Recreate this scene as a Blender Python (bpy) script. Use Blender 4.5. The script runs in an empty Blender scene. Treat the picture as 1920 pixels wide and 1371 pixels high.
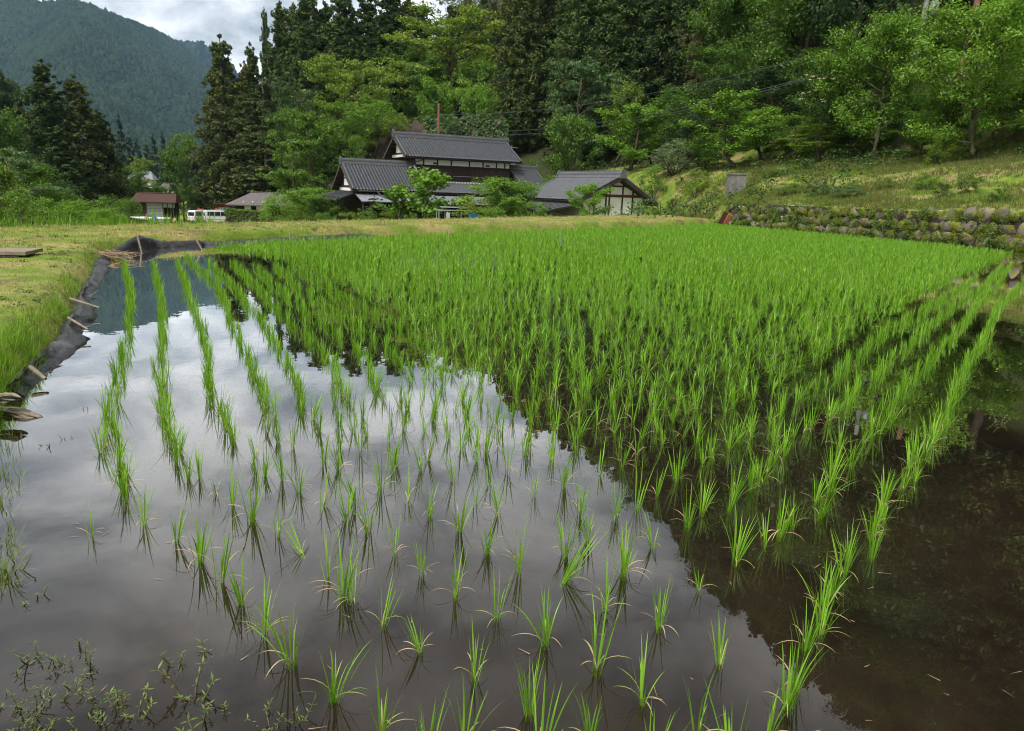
import bpy, math, random
import numpy as np
from mathutils import Vector, Matrix
SC = bpy.context.scene
COL = SC.collection
rng = np.random.default_rng(7)
random.seed(7)
R = math.radians

# ------------------------------------------------------------------ camera
FPX, PITCH, ROLL, CAM_H = 1300.0, R(14.2), R(2.0), 1.4
cam_d = bpy.data.cameras.new('camera'); cam = bpy.data.objects.new('camera', cam_d); COL.objects.link(cam)
cam_d.sensor_width = 36.0; cam_d.lens = 36.0 * FPX / 1920.0; cam_d.clip_start = 0.05; cam_d.clip_end = 9000
_sp, _cp, _sr, _cr = math.sin(PITCH), math.cos(PITCH), math.sin(ROLL), math.cos(ROLL)
_fwd = Vector((0, _cp, -_sp)); _rt = Vector((_cr, _sr * _sp, _sr * _cp)); _up = _rt.cross(_fwd)
cam.matrix_world = Matrix(((_rt.x, _up.x, -_fwd.x, 0), (_rt.y, _up.y, -_fwd.y, 0), (_rt.z, _up.z, -_fwd.z, CAM_H), (0, 0, 0, 1)))
SC.camera = cam

# ------------------------------------------------------------------ sky, sun, exposure
SUN_EL, SUN_AZ = R(58), R(215)          # azimuth clockwise from +Y
world = bpy.data.worlds.new('World'); SC.world = world; world.use_nodes = True
wt = world.node_tree; wt.nodes.clear()
def wn(t, **k):
    n = wt.nodes.new(t)
    for a, b in k.items(): setattr(n, a, b)
    return n
w_out = wn('ShaderNodeOutputWorld'); w_bg = wn('ShaderNodeBackground'); w_bg.inputs['Strength'].default_value = 0.1
w_sky = wn('ShaderNodeTexSky', sky_type='NISHITA', sun_disc=False, sun_elevation=SUN_EL, sun_rotation=SUN_AZ)
w_tc = wn('ShaderNodeTexCoord'); w_sep = wn('ShaderNodeSeparateXYZ')
wt.links.new(w_tc.outputs['Generated'], w_sep.inputs[0])
w_add = wn('ShaderNodeMath', operation='ADD'); w_add.inputs[1].default_value = 0.22
w_max = wn('ShaderNodeMath', operation='MAXIMUM'); w_max.inputs[1].default_value = 0.06
wt.links.new(w_sep.outputs['Z'], w_add.inputs[0]); wt.links.new(w_add.outputs[0], w_max.inputs[0])
w_dx = wn('ShaderNodeMath', operation='DIVIDE'); w_dy = wn('ShaderNodeMath', operation='DIVIDE')
for d, ax in ((w_dx, 'X'), (w_dy, 'Y')):
    wt.links.new(w_sep.outputs[ax], d.inputs[0]); wt.links.new(w_max.outputs[0], d.inputs[1])
w_cmb = wn('ShaderNodeCombineXYZ'); wt.links.new(w_dx.outputs[0], w_cmb.inputs[0]); wt.links.new(w_dy.outputs[0], w_cmb.inputs[1])
w_n1 = wn('ShaderNodeTexNoise'); w_n1.inputs['Scale'].default_value = 2.3; w_n1.inputs['Detail'].default_value = 7; w_n1.inputs['Roughness'].default_value = 0.55; w_n1.inputs['Distortion'].default_value = 0.35
wt.links.new(w_cmb.outputs[0], w_n1.inputs['Vector'])
w_r1 = wn('ShaderNodeValToRGB')
e = w_r1.color_ramp.elements
e[0].position = 0.38; e[0].color = (2.5, 2.6, 2.75, 1)
e[1].position = 0.585; e[1].color = (9.4, 9.35, 9.3, 1)
m1 = w_r1.color_ramp.elements.new(0.47); m1.color = (5.4, 5.45, 5.55, 1)
wt.links.new(w_n1.outputs['Fac'], w_r1.inputs[0])
w_mix = wn('ShaderNodeMix', data_type='RGBA'); w_mix.inputs[0].default_value = 0.93
wt.links.new(w_sky.outputs[0], w_mix.inputs[6]); wt.links.new(w_r1.outputs[0], w_mix.inputs[7])
wt.links.new(w_mix.outputs[2], w_bg.inputs['Color']); wt.links.new(w_bg.outputs[0], w_out.inputs['Surface'])
sun_d = bpy.data.lights.new('sun', 'SUN'); sun_d.energy = 3.2; sun_d.angle = R(25); sun_d.color = (1.0, 0.965, 0.91)
sun = bpy.data.objects.new('sun', sun_d); COL.objects.link(sun)
_sd = Vector((math.sin(SUN_AZ) * math.cos(SUN_EL), math.cos(SUN_AZ) * math.cos(SUN_EL), math.sin(SUN_EL)))
sun.rotation_euler = (-_sd).to_track_quat('-Z', 'Y').to_euler()
SC.view_settings.view_transform = 'Standard'; SC.view_settings.look = 'None'
SC.view_settings.exposure = 0.65; SC.view_settings.gamma = 1.0; SC.view_settings.use_curve_mapping = False
SC.render.engine = 'CYCLES'
SC.cycles.use_denoising = True; SC.cycles.filter_width = 1.1
SC.cycles.use_adaptive_sampling = True; SC.cycles.adaptive_threshold = 0.025
SC.cycles.max_bounces = 6; SC.cycles.diffuse_bounces = 2; SC.cycles.glossy_bounces = 2; SC.cycles.transparent_max_bounces = 8
SC.cycles.transmission_bounces = 3; SC.cycles.volume_bounces = 0
SC.cycles.caustics_reflective = False; SC.cycles.caustics_refractive = False

# ------------------------------------------------------------------ pixel helpers (1920 x 1371 photograph -> place)
def ray(x, y):
    dx, dy = x - 960.0, y - 685.5
    u = (_cr * dx + _sr * dy) / FPX; v = (-_sr * dx + _cr * dy) / FPX
    return Vector((u, _cp - v * _sp, -_sp - v * _cp))
def at(x, y, D):
    d = ray(x, y); t = D / d.y
    return Vector((d.x * t, D, CAM_H + d.z * t))
def gnd(x, y, z=0.0):
    d = ray(x, y); t = (CAM_H - z) / -d.z
    return Vector((d.x * t, d.y * t, z))
def g2(x, y, z=0.0):
    v = gnd(x, y, z); return (v.x, v.y)

# ------------------------------------------------------------------ materials
def mat(name):
    m = bpy.data.materials.new(name); m.use_nodes = True; nt = m.node_tree; nt.nodes.clear()
    out = nt.nodes.new('ShaderNodeOutputMaterial')
    def n(t, **k):
        q = nt.nodes.new(t)
        for a, b in k.items(): setattr(q, a, b)
        return q
    return m, nt, n, out, nt.links.new
def c4(c): return (c[0], c[1], c[2], 1)
def pmat(name, col, rough=0.7, spec=0.3, var=0.0, scale=3.0, col2=None, bump=0.0, bscale=20.0, metal=0.0, thr=(0.35, 0.65), coords='Object', detail=6):
    """principled material with two-tone noise and fine relief"""
    m, nt, n, out, L = mat(name)
    p = n('ShaderNodeBsdfPrincipled'); p.inputs['Roughness'].default_value = rough
    p.inputs['Specular IOR Level'].default_value = spec; p.inputs['Metallic'].default_value = metal
    L(p.outputs[0], out.inputs['Surface'])
    p.inputs['Base Color'].default_value = c4(col)
    tc = n('ShaderNodeTexCoord')
    if col2 is not None or var:
        if col2 is None: col2 = tuple(x * (1 - var) for x in col)
        nz = n('ShaderNodeTexNoise'); nz.inputs['Scale'].default_value = scale; nz.inputs['Detail'].default_value = detail; nz.inputs['Roughness'].default_value = 0.62
        L(tc.outputs[coords], nz.inputs['Vector'])
        rp = n('ShaderNodeValToRGB'); rp.color_ramp.elements[0].position = thr[0]; rp.color_ramp.elements[1].position = thr[1]
        rp.color_ramp.elements[0].color = c4(col); rp.color_ramp.elements[1].color = c4(col2)
        L(nz.outputs['Fac'], rp.inputs[0]); L(rp.outputs[0], p.inputs['Base Color'])
    if bump:
        b = n('ShaderNodeBump'); b.inputs['Strength'].default_value = bump; b.inputs['Distance'].default_value = 0.02
        nb = n('ShaderNodeTexNoise'); nb.inputs['Scale'].default_value = bscale; nb.inputs['Detail'].default_value = 4
        L(tc.outputs[coords], nb.inputs['Vector']); L(nb.outputs['Fac'], b.inputs['Height']); L(b.outputs[0], p.inputs['Normal'])
    return m
def leafmat(name, a, b, transl=0.35, rough=0.5, c=None, spec=0.25, obj_var=0.5, nscale=5.0):
    """leaf: colour differs from leaf to leaf and from plant to plant; light passes through"""
    m, nt, n, out, L = mat(name)
    geo = n('ShaderNodeNewGeometry'); oi = n('ShaderNodeObjectInfo')
    tc = n('ShaderNodeTexCoord'); nz = n('ShaderNodeTexNoise'); nz.inputs['Scale'].default_value = nscale; nz.inputs['Detail'].default_value = 3
    L(tc.outputs['Object'], nz.inputs['Vector'])
    m1 = n('ShaderNodeMath', operation='MULTIPLY_ADD'); m1.inputs[1].default_value = 0.55
    m2 = n('ShaderNodeMath', operation='MULTIPLY_ADD'); m2.inputs[1].default_value = obj_var; m2.inputs[2].default_value = -0.35 * obj_var
    m3 = n('ShaderNodeMath', operation='MULTIPLY_ADD'); m3.inputs[1].default_value = 0.8; m3.inputs[2].default_value = -0.2
    L(oi.outputs['Random'], m2.inputs[0]); L(nz.outputs['Fac'], m3.inputs[0])
    ad = n('ShaderNodeMath', operation='ADD'); L(m2.outputs[0], ad.inputs[0]); L(m3.outputs[0], ad.inputs[1])
    L(geo.outputs['Random Per Island'], m1.inputs[0]); L(ad.outputs[0], m1.inputs[2])
    rp = n('ShaderNodeValToRGB'); rp.color_ramp.elements[0].position = 0.15; rp.color_ramp.elements[1].position = 0.85
    rp.color_ramp.elements[0].color = c4(a); rp.color_ramp.elements[1].color = c4(b)
    if c is not None:
        q = rp.color_ramp.elements.new(0.985); q.color = c4(c)
    L(m1.outputs[0], rp.inputs[0])
    p = n('ShaderNodeBsdfPrincipled'); p.inputs['Roughness'].default_value = rough; p.inputs['Specular IOR Level'].default_value = spec
    t = n('ShaderNodeBsdfTranslucent'); mx = n('ShaderNodeMixShader'); mx.inputs[0].default_value = transl
    hs = n('ShaderNodeHueSaturation'); hs.inputs['Saturation'].default_value = 1.1; hs.inputs['Value'].default_value = 1.25; hs.inputs['Hue'].default_value = 0.49
    L(rp.outputs[0], p.inputs['Base Color']); L(rp.outputs[0], hs.inputs['Color']); L(hs.outputs[0], t.inputs['Color'])
    L(p.outputs[0], mx.inputs[1]); L(t.outputs[0], mx.inputs[2]); L(mx.outputs[0], out.inputs['Surface'])
    return m
M = {}
M['bark'] = pmat('bark', (0.075, 0.055, 0.042), 0.9, 0.1, col2=(0.14, 0.115, 0.09), scale=6, bump=0.6, bscale=30)
M['bark_moss'] = pmat('mossy bark', (0.06, 0.048, 0.035), 0.9, 0.1, col2=(0.10, 0.12, 0.045), scale=5, bump=0.8, bscale=24)
M['bark_pale'] = pmat('pale bark', (0.24, 0.20, 0.16), 0.85, 0.1, col2=(0.33, 0.29, 0.24), scale=5)
M['cedar'] = leafmat('cedar needles', (0.026, 0.052, 0.017), (0.082, 0.124, 0.034), 0.12, 0.7, spec=0.1)
M['cedar_brown'] = leafmat('bronzed cedar needles', (0.036, 0.058, 0.016), (0.105, 0.130, 0.036), 0.12, 0.7, spec=0.1)
M['cedar_far'] = leafmat('blue green cedar needles', (0.022, 0.048, 0.026), (0.050, 0.085, 0.040), 0.12, 0.7, spec=0.1)
M['pine'] = leafmat('pale pine needles', (0.065, 0.092, 0.028), (0.160, 0.185, 0.065), 0.15, 0.7, spec=0.1)
M['rust'] = leafmat('rust brown needles', (0.10, 0.055, 0.030), (0.17, 0.10, 0.055), 0.2, 0.8, spec=0.1)
M['leaf_dark'] = leafmat('dark broad leaves', (0.022, 0.050, 0.012), (0.070, 0.125, 0.026), 0.25)
M['leaf_mid'] = leafmat('mid green leaves', (0.042, 0.098, 0.012), (0.120, 0.225, 0.028), 0.3)
M['leaf_bright'] = leafmat('bright green leaves', (0.064, 0.150, 0.013), (0.180, 0.325, 0.040), 0.35)
M['leaf_yellow'] = leafmat('yellow green leaves', (0.068, 0.128, 0.012), (0.205, 0.300, 0.040), 0.3)
M['leaf_layer'] = leafmat('soft pale green leaves', (0.045, 0.100, 0.030), (0.125, 0.210, 0.075), 0.3)
M['leaf_silver'] = leafmat('silvery green leaves', (0.085, 0.140, 0.050), (0.200, 0.270, 0.120), 0.3)
M['bamboo'] = leafmat('olive bamboo leaves', (0.060, 0.075, 0.022), (0.170, 0.165, 0.060), 0.3)
M['flower_cream'] = pmat('cream petals', (0.62, 0.50, 0.36), 0.7)
M['flower_white'] = pmat('white petals', (0.8, 0.8, 0.74), 0.6)
M['flower_red'] = pmat('red petals', (0.50, 0.05, 0.03), 0.6)
M['rice'] = leafmat('rice blades', (0.098, 0.275, 0.010), (0.275, 0.510, 0.045), 0.32, 0.42, spec=0.35, obj_var=0.2)
M['rice_yellow'] = leafmat('yellowed rice blades', (0.28, 0.36, 0.05), (0.48, 0.44, 0.16), 0.35, 0.5)
M['rice_straw'] = leafmat('withered rice blades', (0.40, 0.28, 0.15), (0.60, 0.46, 0.28), 0.3, 0.6)
M['grass_blade'] = leafmat('fresh grass blades', (0.080, 0.200, 0.016), (0.190, 0.340, 0.040), 0.4, 0.5)
M['grass_dry'] = leafmat('cut grass', (0.125, 0.200, 0.030), (0.430, 0.370, 0.150), 0.3, 0.6)
M['grass_terrace'] = leafmat('rough terrace grass', (0.070, 0.115, 0.018), (0.270, 0.240, 0.085), 0.3, 0.6)
M['weed'] = leafmat('weed leaves', (0.055, 0.105, 0.018), (0.165, 0.240, 0.050), 0.3, 0.5)
M['weed_stem'] = pmat('red brown weed stem', (0.075, 0.06, 0.03), 0.6)
M['fern'] = leafmat('fern and wall weeds', (0.075, 0.150, 0.016), (0.200, 0.300, 0.045), 0.35, 0.5)
M['moss_leaf'] = leafmat('golden moss', (0.10, 0.125, 0.012), (0.26, 0.255, 0.026), 0.15, 0.8, spec=0.1)
M['tile'] = pmat('grey glazed clay tile', (0.042, 0.046, 0.056), 0.40, 0.5, col2=(0.078, 0.083, 0.095), scale=3.5)
M['tile_ridge'] = pmat('dark ridge tile', (0.050, 0.053, 0.060), 0.5, 0.4, col2=(0.10, 0.10, 0.105), scale=6)
M['tile_store'] = pmat('silver grey clay tile', (0.085, 0.088, 0.098), 0.40, 0.5, col2=(0.135, 0.138, 0.150), scale=3.5)
M['mortar'] = pmat('white mortar', (0.72, 0.71, 0.68), 0.8)
M['metal_roof'] = pmat('grey sheet metal roof', (0.16, 0.175, 0.195), 0.38, 0.5, col2=(0.22, 0.23, 0.25), scale=1.5)
M['metal_dark'] = pmat('dark sheet metal roof', (0.050, 0.054, 0.060), 0.42, 0.5, col2=(0.075, 0.078, 0.082), scale=1.5)
M['wood_dark'] = pmat('dark weathered timber', (0.032, 0.023, 0.018), 0.8, 0.2, col2=(0.055, 0.042, 0.033), scale=4)
M['wood_shutter'] = pmat('brown shutter boards', (0.046, 0.032, 0.026), 0.75, 0.2, col2=(0.072, 0.052, 0.042), scale=5)
M['wood_barge'] = pmat('aged barge board', (0.055, 0.047, 0.042), 0.8, 0.2, col2=(0.09, 0.078, 0.07), scale=4)
M['wood_brown'] = pmat('red brown timber', (0.10, 0.042, 0.03), 0.7, 0.2)
M['wood_pale'] = pmat('bleached wood', (0.15, 0.125, 0.095), 0.85, 0.1, col2=(0.27, 0.225, 0.165), scale=12)
M['plaster'] = pmat('white lime plaster', (0.84, 0.84, 0.81), 0.85, 0.1, col2=(0.75, 0.74, 0.70), scale=1.6)
M['board_white'] = pmat('whitewashed boards', (0.34, 0.36, 0.38), 0.8, 0.1, col2=(0.27, 0.285, 0.30), scale=2)
M['roof_red'] = pmat('rusty red sheet roof', (0.075, 0.036, 0.028), 0.75, 0.15, col2=(0.055, 0.034, 0.028), scale=2)
M['roof_slate'] = pmat('warm grey shingle roof', (0.135, 0.122, 0.115), 0.75, 0.2, col2=(0.10, 0.09, 0.085), scale=3)
M['concrete'] = pmat('weathered concrete', (0.22, 0.21, 0.19), 0.9, 0.1, col2=(0.12, 0.115, 0.10), scale=4, bump=0.3)
M['pole_concrete'] = pmat('grey concrete pole', (0.17, 0.17, 0.165), 0.8, 0.1, col2=(0.13, 0.13, 0.125), scale=3)
M['pole_wood'] = pmat('red brown wooden pole', (0.16, 0.07, 0.05), 0.8, 0.1, col2=(0.10, 0.05, 0.04), scale=5)
M['steel'] = pmat('galvanised steel', (0.42, 0.44, 0.46), 0.45, 0.5, metal=0.6)
M['transformer'] = pmat('grey painted steel', (0.17, 0.19, 0.21), 0.5, 0.3)
M['cable'] = pmat('grey cable', (0.075, 0.078, 0.082), 0.5, 0.4)
M['van_white'] = pmat('white car paint', (0.74, 0.76, 0.77), 0.28, 0.5)
M['glass_dark'] = pmat('dark glass', (0.02, 0.024, 0.03), 0.08, 0.6)
M['tyre'] = pmat('tyre rubber', (0.02, 0.02, 0.02), 0.8, 0.2)
M['red_lens'] = pmat('red plastic lens', (0.50, 0.045, 0.055), 0.3, 0.5)
M['yellow'] = pmat('yellow number plate', (0.80, 0.55, 0.03), 0.5)
M['grey_trim'] = pmat('dark grey plastic', (0.06, 0.06, 0.065), 0.6)
M['plastic_black'] = pmat('black plastic sheet', (0.012, 0.012, 0.013), 0.42, 0.4, col2=(0.10, 0.095, 0.085), scale=2.6, bump=0.9, bscale=11, thr=(0.50, 0.78))
M['straw'] = pmat('dead straw', (0.22, 0.15, 0.09), 0.9, 0.1, col2=(0.38, 0.29, 0.18), scale=8)
M['cloth'] = pmat('dirty sack cloth', (0.30, 0.26, 0.20), 0.9, 0.1, col2=(0.13, 0.11, 0.085), scale=9, bump=0.5, bscale=40)
M['kayak'] = pmat('white hull plastic', (0.70, 0.72, 0.76), 0.4, 0.4)
M['blue'] = pmat('blue plastic', (0.03, 0.22, 0.55), 0.4, 0.4)
M['tan'] = pmat('tan plastic', (0.50, 0.30, 0.16), 0.5)
M['red_paint'] = pmat('red painted panel', (0.26, 0.045, 0.03), 0.6)
M['tarp'] = pmat('pale green sheet', (0.36, 0.47, 0.43), 0.6)
M['terracotta'] = pmat('red clay', (0.38, 0.11, 0.06), 0.7)
M['rock'] = pmat('grey rock', (0.20, 0.19, 0.18), 0.85, 0.2, col2=(0.32, 0.30, 0.28), scale=4, bump=0.5)
M['cliff'] = pmat('bare earth cut', (0.075, 0.060, 0.046), 0.95, 0.1, col2=(0.042, 0.034, 0.027), scale=0.9, bump=0.9, bscale=2.0, detail=9)
# stones of the wall: grey to pinkish stone with moss
def stone_mat():
    m, nt, n, out, L = mat('mossy wall stone')
    p = n('ShaderNodeBsdfPrincipled'); p.inputs['Roughness'].default_value = 0.9; p.inputs['Specular IOR Level'].default_value = 0.15
    tc = n('ShaderNodeTexCoord'); oi = n('ShaderNodeObjectInfo')
    geo = n('ShaderNodeNewGeometry')
    r = n('ShaderNodeValToRGB'); r.color_ramp.interpolation = 'LINEAR'
    r.color_ramp.elements[0].color = (0.10, 0.082, 0.075, 1); r.color_ramp.elements[1].color = (0.50, 0.43, 0.39, 1)
    q = r.color_ramp.elements.new(0.78); q.color = (0.20, 0.16, 0.145, 1)
    L(oi.outputs['Random'], r.inputs[0])
    nz = n('ShaderNodeTexNoise'); nz.inputs['Scale'].default_value = 2.6; nz.inputs['Detail'].default_value = 6; nz.inputs['Roughness'].default_value = 0.6
    L(geo.outputs['Position'], nz.inputs['Vector'])
    mr = n('ShaderNodeValToRGB'); mr.color_ramp.elements[0].position = 0.43; mr.color_ramp.elements[1].position = 0.54
    L(nz.outputs['Fac'], mr.inputs[0])
    nm = n('ShaderNodeTexNoise'); nm.inputs['Scale'].default_value = 1.1; L(geo.outputs['Position'], nm.inputs['Vector'])
    mc = n('ShaderNodeValToRGB'); mc.color_ramp.elements[0].position = 0.35; mc.color_ramp.elements[1].position = 0.65
    mc.color_ramp.elements[0].color = (0.065, 0.100, 0.018, 1); mc.color_ramp.elements[1].color = (0.19, 0.19, 0.022, 1)
    L(nm.outputs['Fac'], mc.inputs[0])
    mx = n('ShaderNodeMix', data_type='RGBA'); L(mr.outputs[0], mx.inputs[0]); L(r.outputs[0], mx.inputs[6]); L(mc.outputs[0], mx.inputs[7])
    L(mx.outputs[2], p.inputs['Base Color'])
    b = n('ShaderNodeBump'); b.inputs['Strength'].default_value = 0.7; b.inputs['Distance'].default_value = 0.03
    nb = n('ShaderNodeTexNoise'); nb.inputs['Scale'].default_value = 14; nb.inputs['Detail'].default_value = 5
    L(geo.outputs['Position'], nb.inputs['Vector']); L(nb.outputs['Fac'], b.inputs['Height']); L(b.outputs[0], p.inputs['Normal'])
    L(p.outputs[0], out.inputs['Surface']); return m
M['stone'] = stone_mat()
def ground_mat():
    """lawn, dry cut patches, soil; woodland floor where the slope is steep"""
    m, nt, n, out, L = mat('ground')
    geo = n('ShaderNodeNewGeometry'); p = n('ShaderNodeBsdfPrincipled'); p.inputs['Roughness'].default_value = 0.95; p.inputs['Specular IOR Level'].default_value = 0.1
    def noise(s, d=6, r=0.6):
        q = n('ShaderNodeTexNoise'); q.inputs['Scale'].default_value = s; q.inputs['Detail'].default_value = d; q.inputs['Roughness'].default_value = r
        L(geo.outputs['Position'], q.inputs['Vector']); return q
    def ramp(f, a, b, p0, p1):
        q = n('ShaderNodeValToRGB'); q.color_ramp.elements[0].position = p0; q.color_ramp.elements[1].position = p1
        q.color_ramp.elements[0].color = c4(a); q.color_ramp.elements[1].color = c4(b); L(f, q.inputs[0]); return q
    def mix(f, a, b):
        q = n('ShaderNodeMix', data_type='RGBA'); L(f, q.inputs[0]); L(a, q.inputs[6]); L(b, q.inputs[7]); return q.outputs[2]
    nA = noise(0.55, 8); nB = noise(2.4, 8, 0.7); nC = noise(16, 4, 0.7); nD = noise(0.9, 5)
    green = ramp(nB.outputs['Fac'], (0.085, 0.150, 0.018), (0.205, 0.270, 0.038), 0.3, 0.7)
    dry = ramp(nC.outputs['Fac'], (0.235, 0.190, 0.075), (0.375, 0.335, 0.130), 0.3, 0.7)
    fdry = ramp(nA.outputs['Fac'], (0, 0, 0), (1, 1, 1), 0.46, 0.60)
    a = mix(fdry.outputs[0], green.outputs[0], dry.outputs[0])
    soil = ramp(nC.outputs['Fac'], (0.085, 0.055, 0.035), (0.17, 0.12, 0.075), 0.3, 0.7)
    fs = ramp(nD.outputs['Fac'], (0, 0, 0), (1, 1, 1), 0.555, 0.68)
    b = mix(fs.outputs[0], a, soil.outputs[0])
    wood = ramp(nB.outputs['Fac'], (0.020, 0.030, 0.010), (0.050, 0.055, 0.020), 0.3, 0.7)
    att = n('ShaderNodeAttribute', attribute_name='woodland')
    L(mix(att.outputs['Fac'], b, wood.outputs[0]), p.inputs['Base Color'])
    bp = n('ShaderNodeBump'); bp.inputs['Strength'].default_value = 0.8; bp.inputs['Distance'].default_value = 0.05
    L(nC.outputs['Fac'], bp.inputs['Height']); L(bp.outputs[0], p.inputs['Normal'])
    L(p.outputs[0], out.inputs['Surface']); return m
M['ground'] = ground_mat()
def mud_mat():
    m, nt, n, out, L = mat('paddy mud')
    geo = n('ShaderNodeNewGeometry'); p = n('ShaderNodeBsdfPrincipled'); p.inputs['Roughness'].default_value = 0.9; p.inputs['Specular IOR Level'].default_value = 0.1
    a = n('ShaderNodeTexNoise'); a.inputs['Scale'].default_value = 1.6; a.inputs['Detail'].default_value = 9; a.inputs['Roughness'].default_value = 0.68; a.inputs['Distortion'].default_value = 0.6
    L(geo.outputs['Position'], a.inputs['Vector'])
    r = n('ShaderNodeValToRGB'); r.color_ramp.elements[0].position = 0.3; r.color_ramp.elements[1].position = 0.72
    r.color_ramp.elements[0].color = (0.014, 0.0108, 0.0085, 1); r.color_ramp.elements[1].color = (0.042, 0.031, 0.021, 1)
    L(a.outputs['Fac'], r.inputs[0])
    g = n('ShaderNodeTexNoise'); g.inputs['Scale'].default_value = 0.8; g.inputs['Detail'].default_value = 4; L(geo.outputs['Position'], g.inputs['Vector'])
    gr = n('ShaderNodeValToRGB'); gr.color_ramp.elements[0].position = 0.52; gr.color_ramp.elements[1].position = 0.85
    L(g.outputs['Fac'], gr.inputs[0])
    mx = n('ShaderNodeMix', data_type='RGBA'); L(gr.outputs[0], mx.inputs[0]); L(r.outputs[0], mx.inputs[6]); mx.inputs[7].default_value = (0.036, 0.036, 0.014, 1)
    L(mx.outputs[2], p.inputs['Base Color']); L(p.outputs[0], out.inputs['Surface']); return m
M['mud'] = mud_mat()
def water_mat():
    m, nt, n, out, L = mat('still paddy water')
    lw = n('ShaderNodeLayerWeight'); lw.inputs['Blend'].default_value = 0.5
    pw = n('ShaderNodeMath', operation='POWER'); pw.inputs[1].default_value = 3.7
    fr = n('ShaderNodeMath', operation='MULTIPLY_ADD'); fr.inputs[1].default_value = 1.75; fr.inputs[2].default_value = 0.014; fr.use_clamp = True
    L(lw.outputs['Facing'], pw.inputs[0]); L(pw.outputs[0], fr.inputs[0])
    gl = n('ShaderNodeBsdfGlossy'); gl.inputs['Roughness'].default_value = 0.0; gl.inputs['Color'].default_value = (1.0, 0.985, 0.96, 1)
    tr = n('ShaderNodeBsdfTransparent'); tr.inputs['Color'].default_value = (0.70, 0.66, 0.60, 1)
    mx = n('ShaderNodeMixShader')
    geo = n('ShaderNodeNewGeometry'); nz = n('ShaderNodeTexNoise'); nz.inputs['Scale'].default_value = 3.0; nz.inputs['Detail'].default_value = 3
    b = n('ShaderNodeBump'); b.inputs['Strength'].default_value = 0.035; b.inputs['Distance'].default_value = 0.02
    L(geo.outputs['Position'], nz.inputs['Vector']); L(nz.outputs['Fac'], b.inputs['Height'])
    L(b.outputs[0], gl.inputs['Normal']); L(b.outputs[0], lw.inputs['Normal'])
    L(fr.outputs[0], mx.inputs[0]); L(tr.outputs[0], mx.inputs[1]); L(gl.outputs[0], mx.inputs[2]); L(mx.outputs[0], out.inputs['Surface'])
    return m
M['water'] = water_mat()
M['far_forest'] = leafmat('far forest canopy', (0.005, 0.013, 0.010), (0.029, 0.044, 0.023), 0.0, 0.9, spec=0.0, nscale=0.012)
M['far_ground'] = pmat('forested mountain floor', (0.025, 0.045, 0.018), 0.95, 0.05, col2=(0.045, 0.07, 0.025), scale=0.02)

# ------------------------------------------------------------------ object helpers
def prop(o, label=None, cat=None, group=None, kind=None):
    if label: o['label'] = label
    if cat: o['category'] = cat
    if group: o['group'] = group
    if kind: o['kind'] = kind
    return o
def link(name, data, parent=None):
    o = bpy.data.objects.new(name, data); COL.objects.link(o)
    if parent is not None: o.parent = parent
    return o
def empty(name, loc=(0, 0, 0), rz=0.0):
    o = link(name, None); o.location = loc; o.rotation_euler = (0, 0, rz); o.empty_display_size = 0.2
    return o
def np_mesh(name, verts, faces, mats, midx=None, smooth=False):
    """faces: int array (n,3) or (n,4), or list of such arrays"""
    me = bpy.data.meshes.new(name)
    verts = np.asarray(verts, dtype=np.float32)
    arrs = faces if isinstance(faces, (list, tuple)) else [faces]
    arrs = [np.asarray(a, dtype=np.int32) for a in arrs if len(a)]
    loops = np.concatenate([a.ravel() for a in arrs])
    totals = np.concatenate([np.full(len(a), a.shape[1], dtype=np.int32) for a in arrs])
    starts = np.concatenate([[0], np.cumsum(totals)[:-1]]).astype(np.int32)
    me.vertices.add(len(verts)); me.vertices.foreach_set('co', verts.ravel())
    me.loops.add(len(loops)); me.loops.foreach_set('vertex_index', loops)
    me.polygons.add(len(totals)); me.polygons.foreach_set('loop_start', starts); me.polygons.foreach_set('loop_total', totals)
    if midx is not None: me.polygons.foreach_set('material_index', np.asarray(midx, dtype=np.int32))
    if smooth: me.polygons.foreach_set('use_smooth', np.ones(len(totals), dtype=bool))
    me.update(calc_edges=True); me.validate()
    for k in (mats if isinstance(mats, (list, tuple)) else [mats]): me.materials.append(M[k] if isinstance(k, str) else k)
    return me
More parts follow.
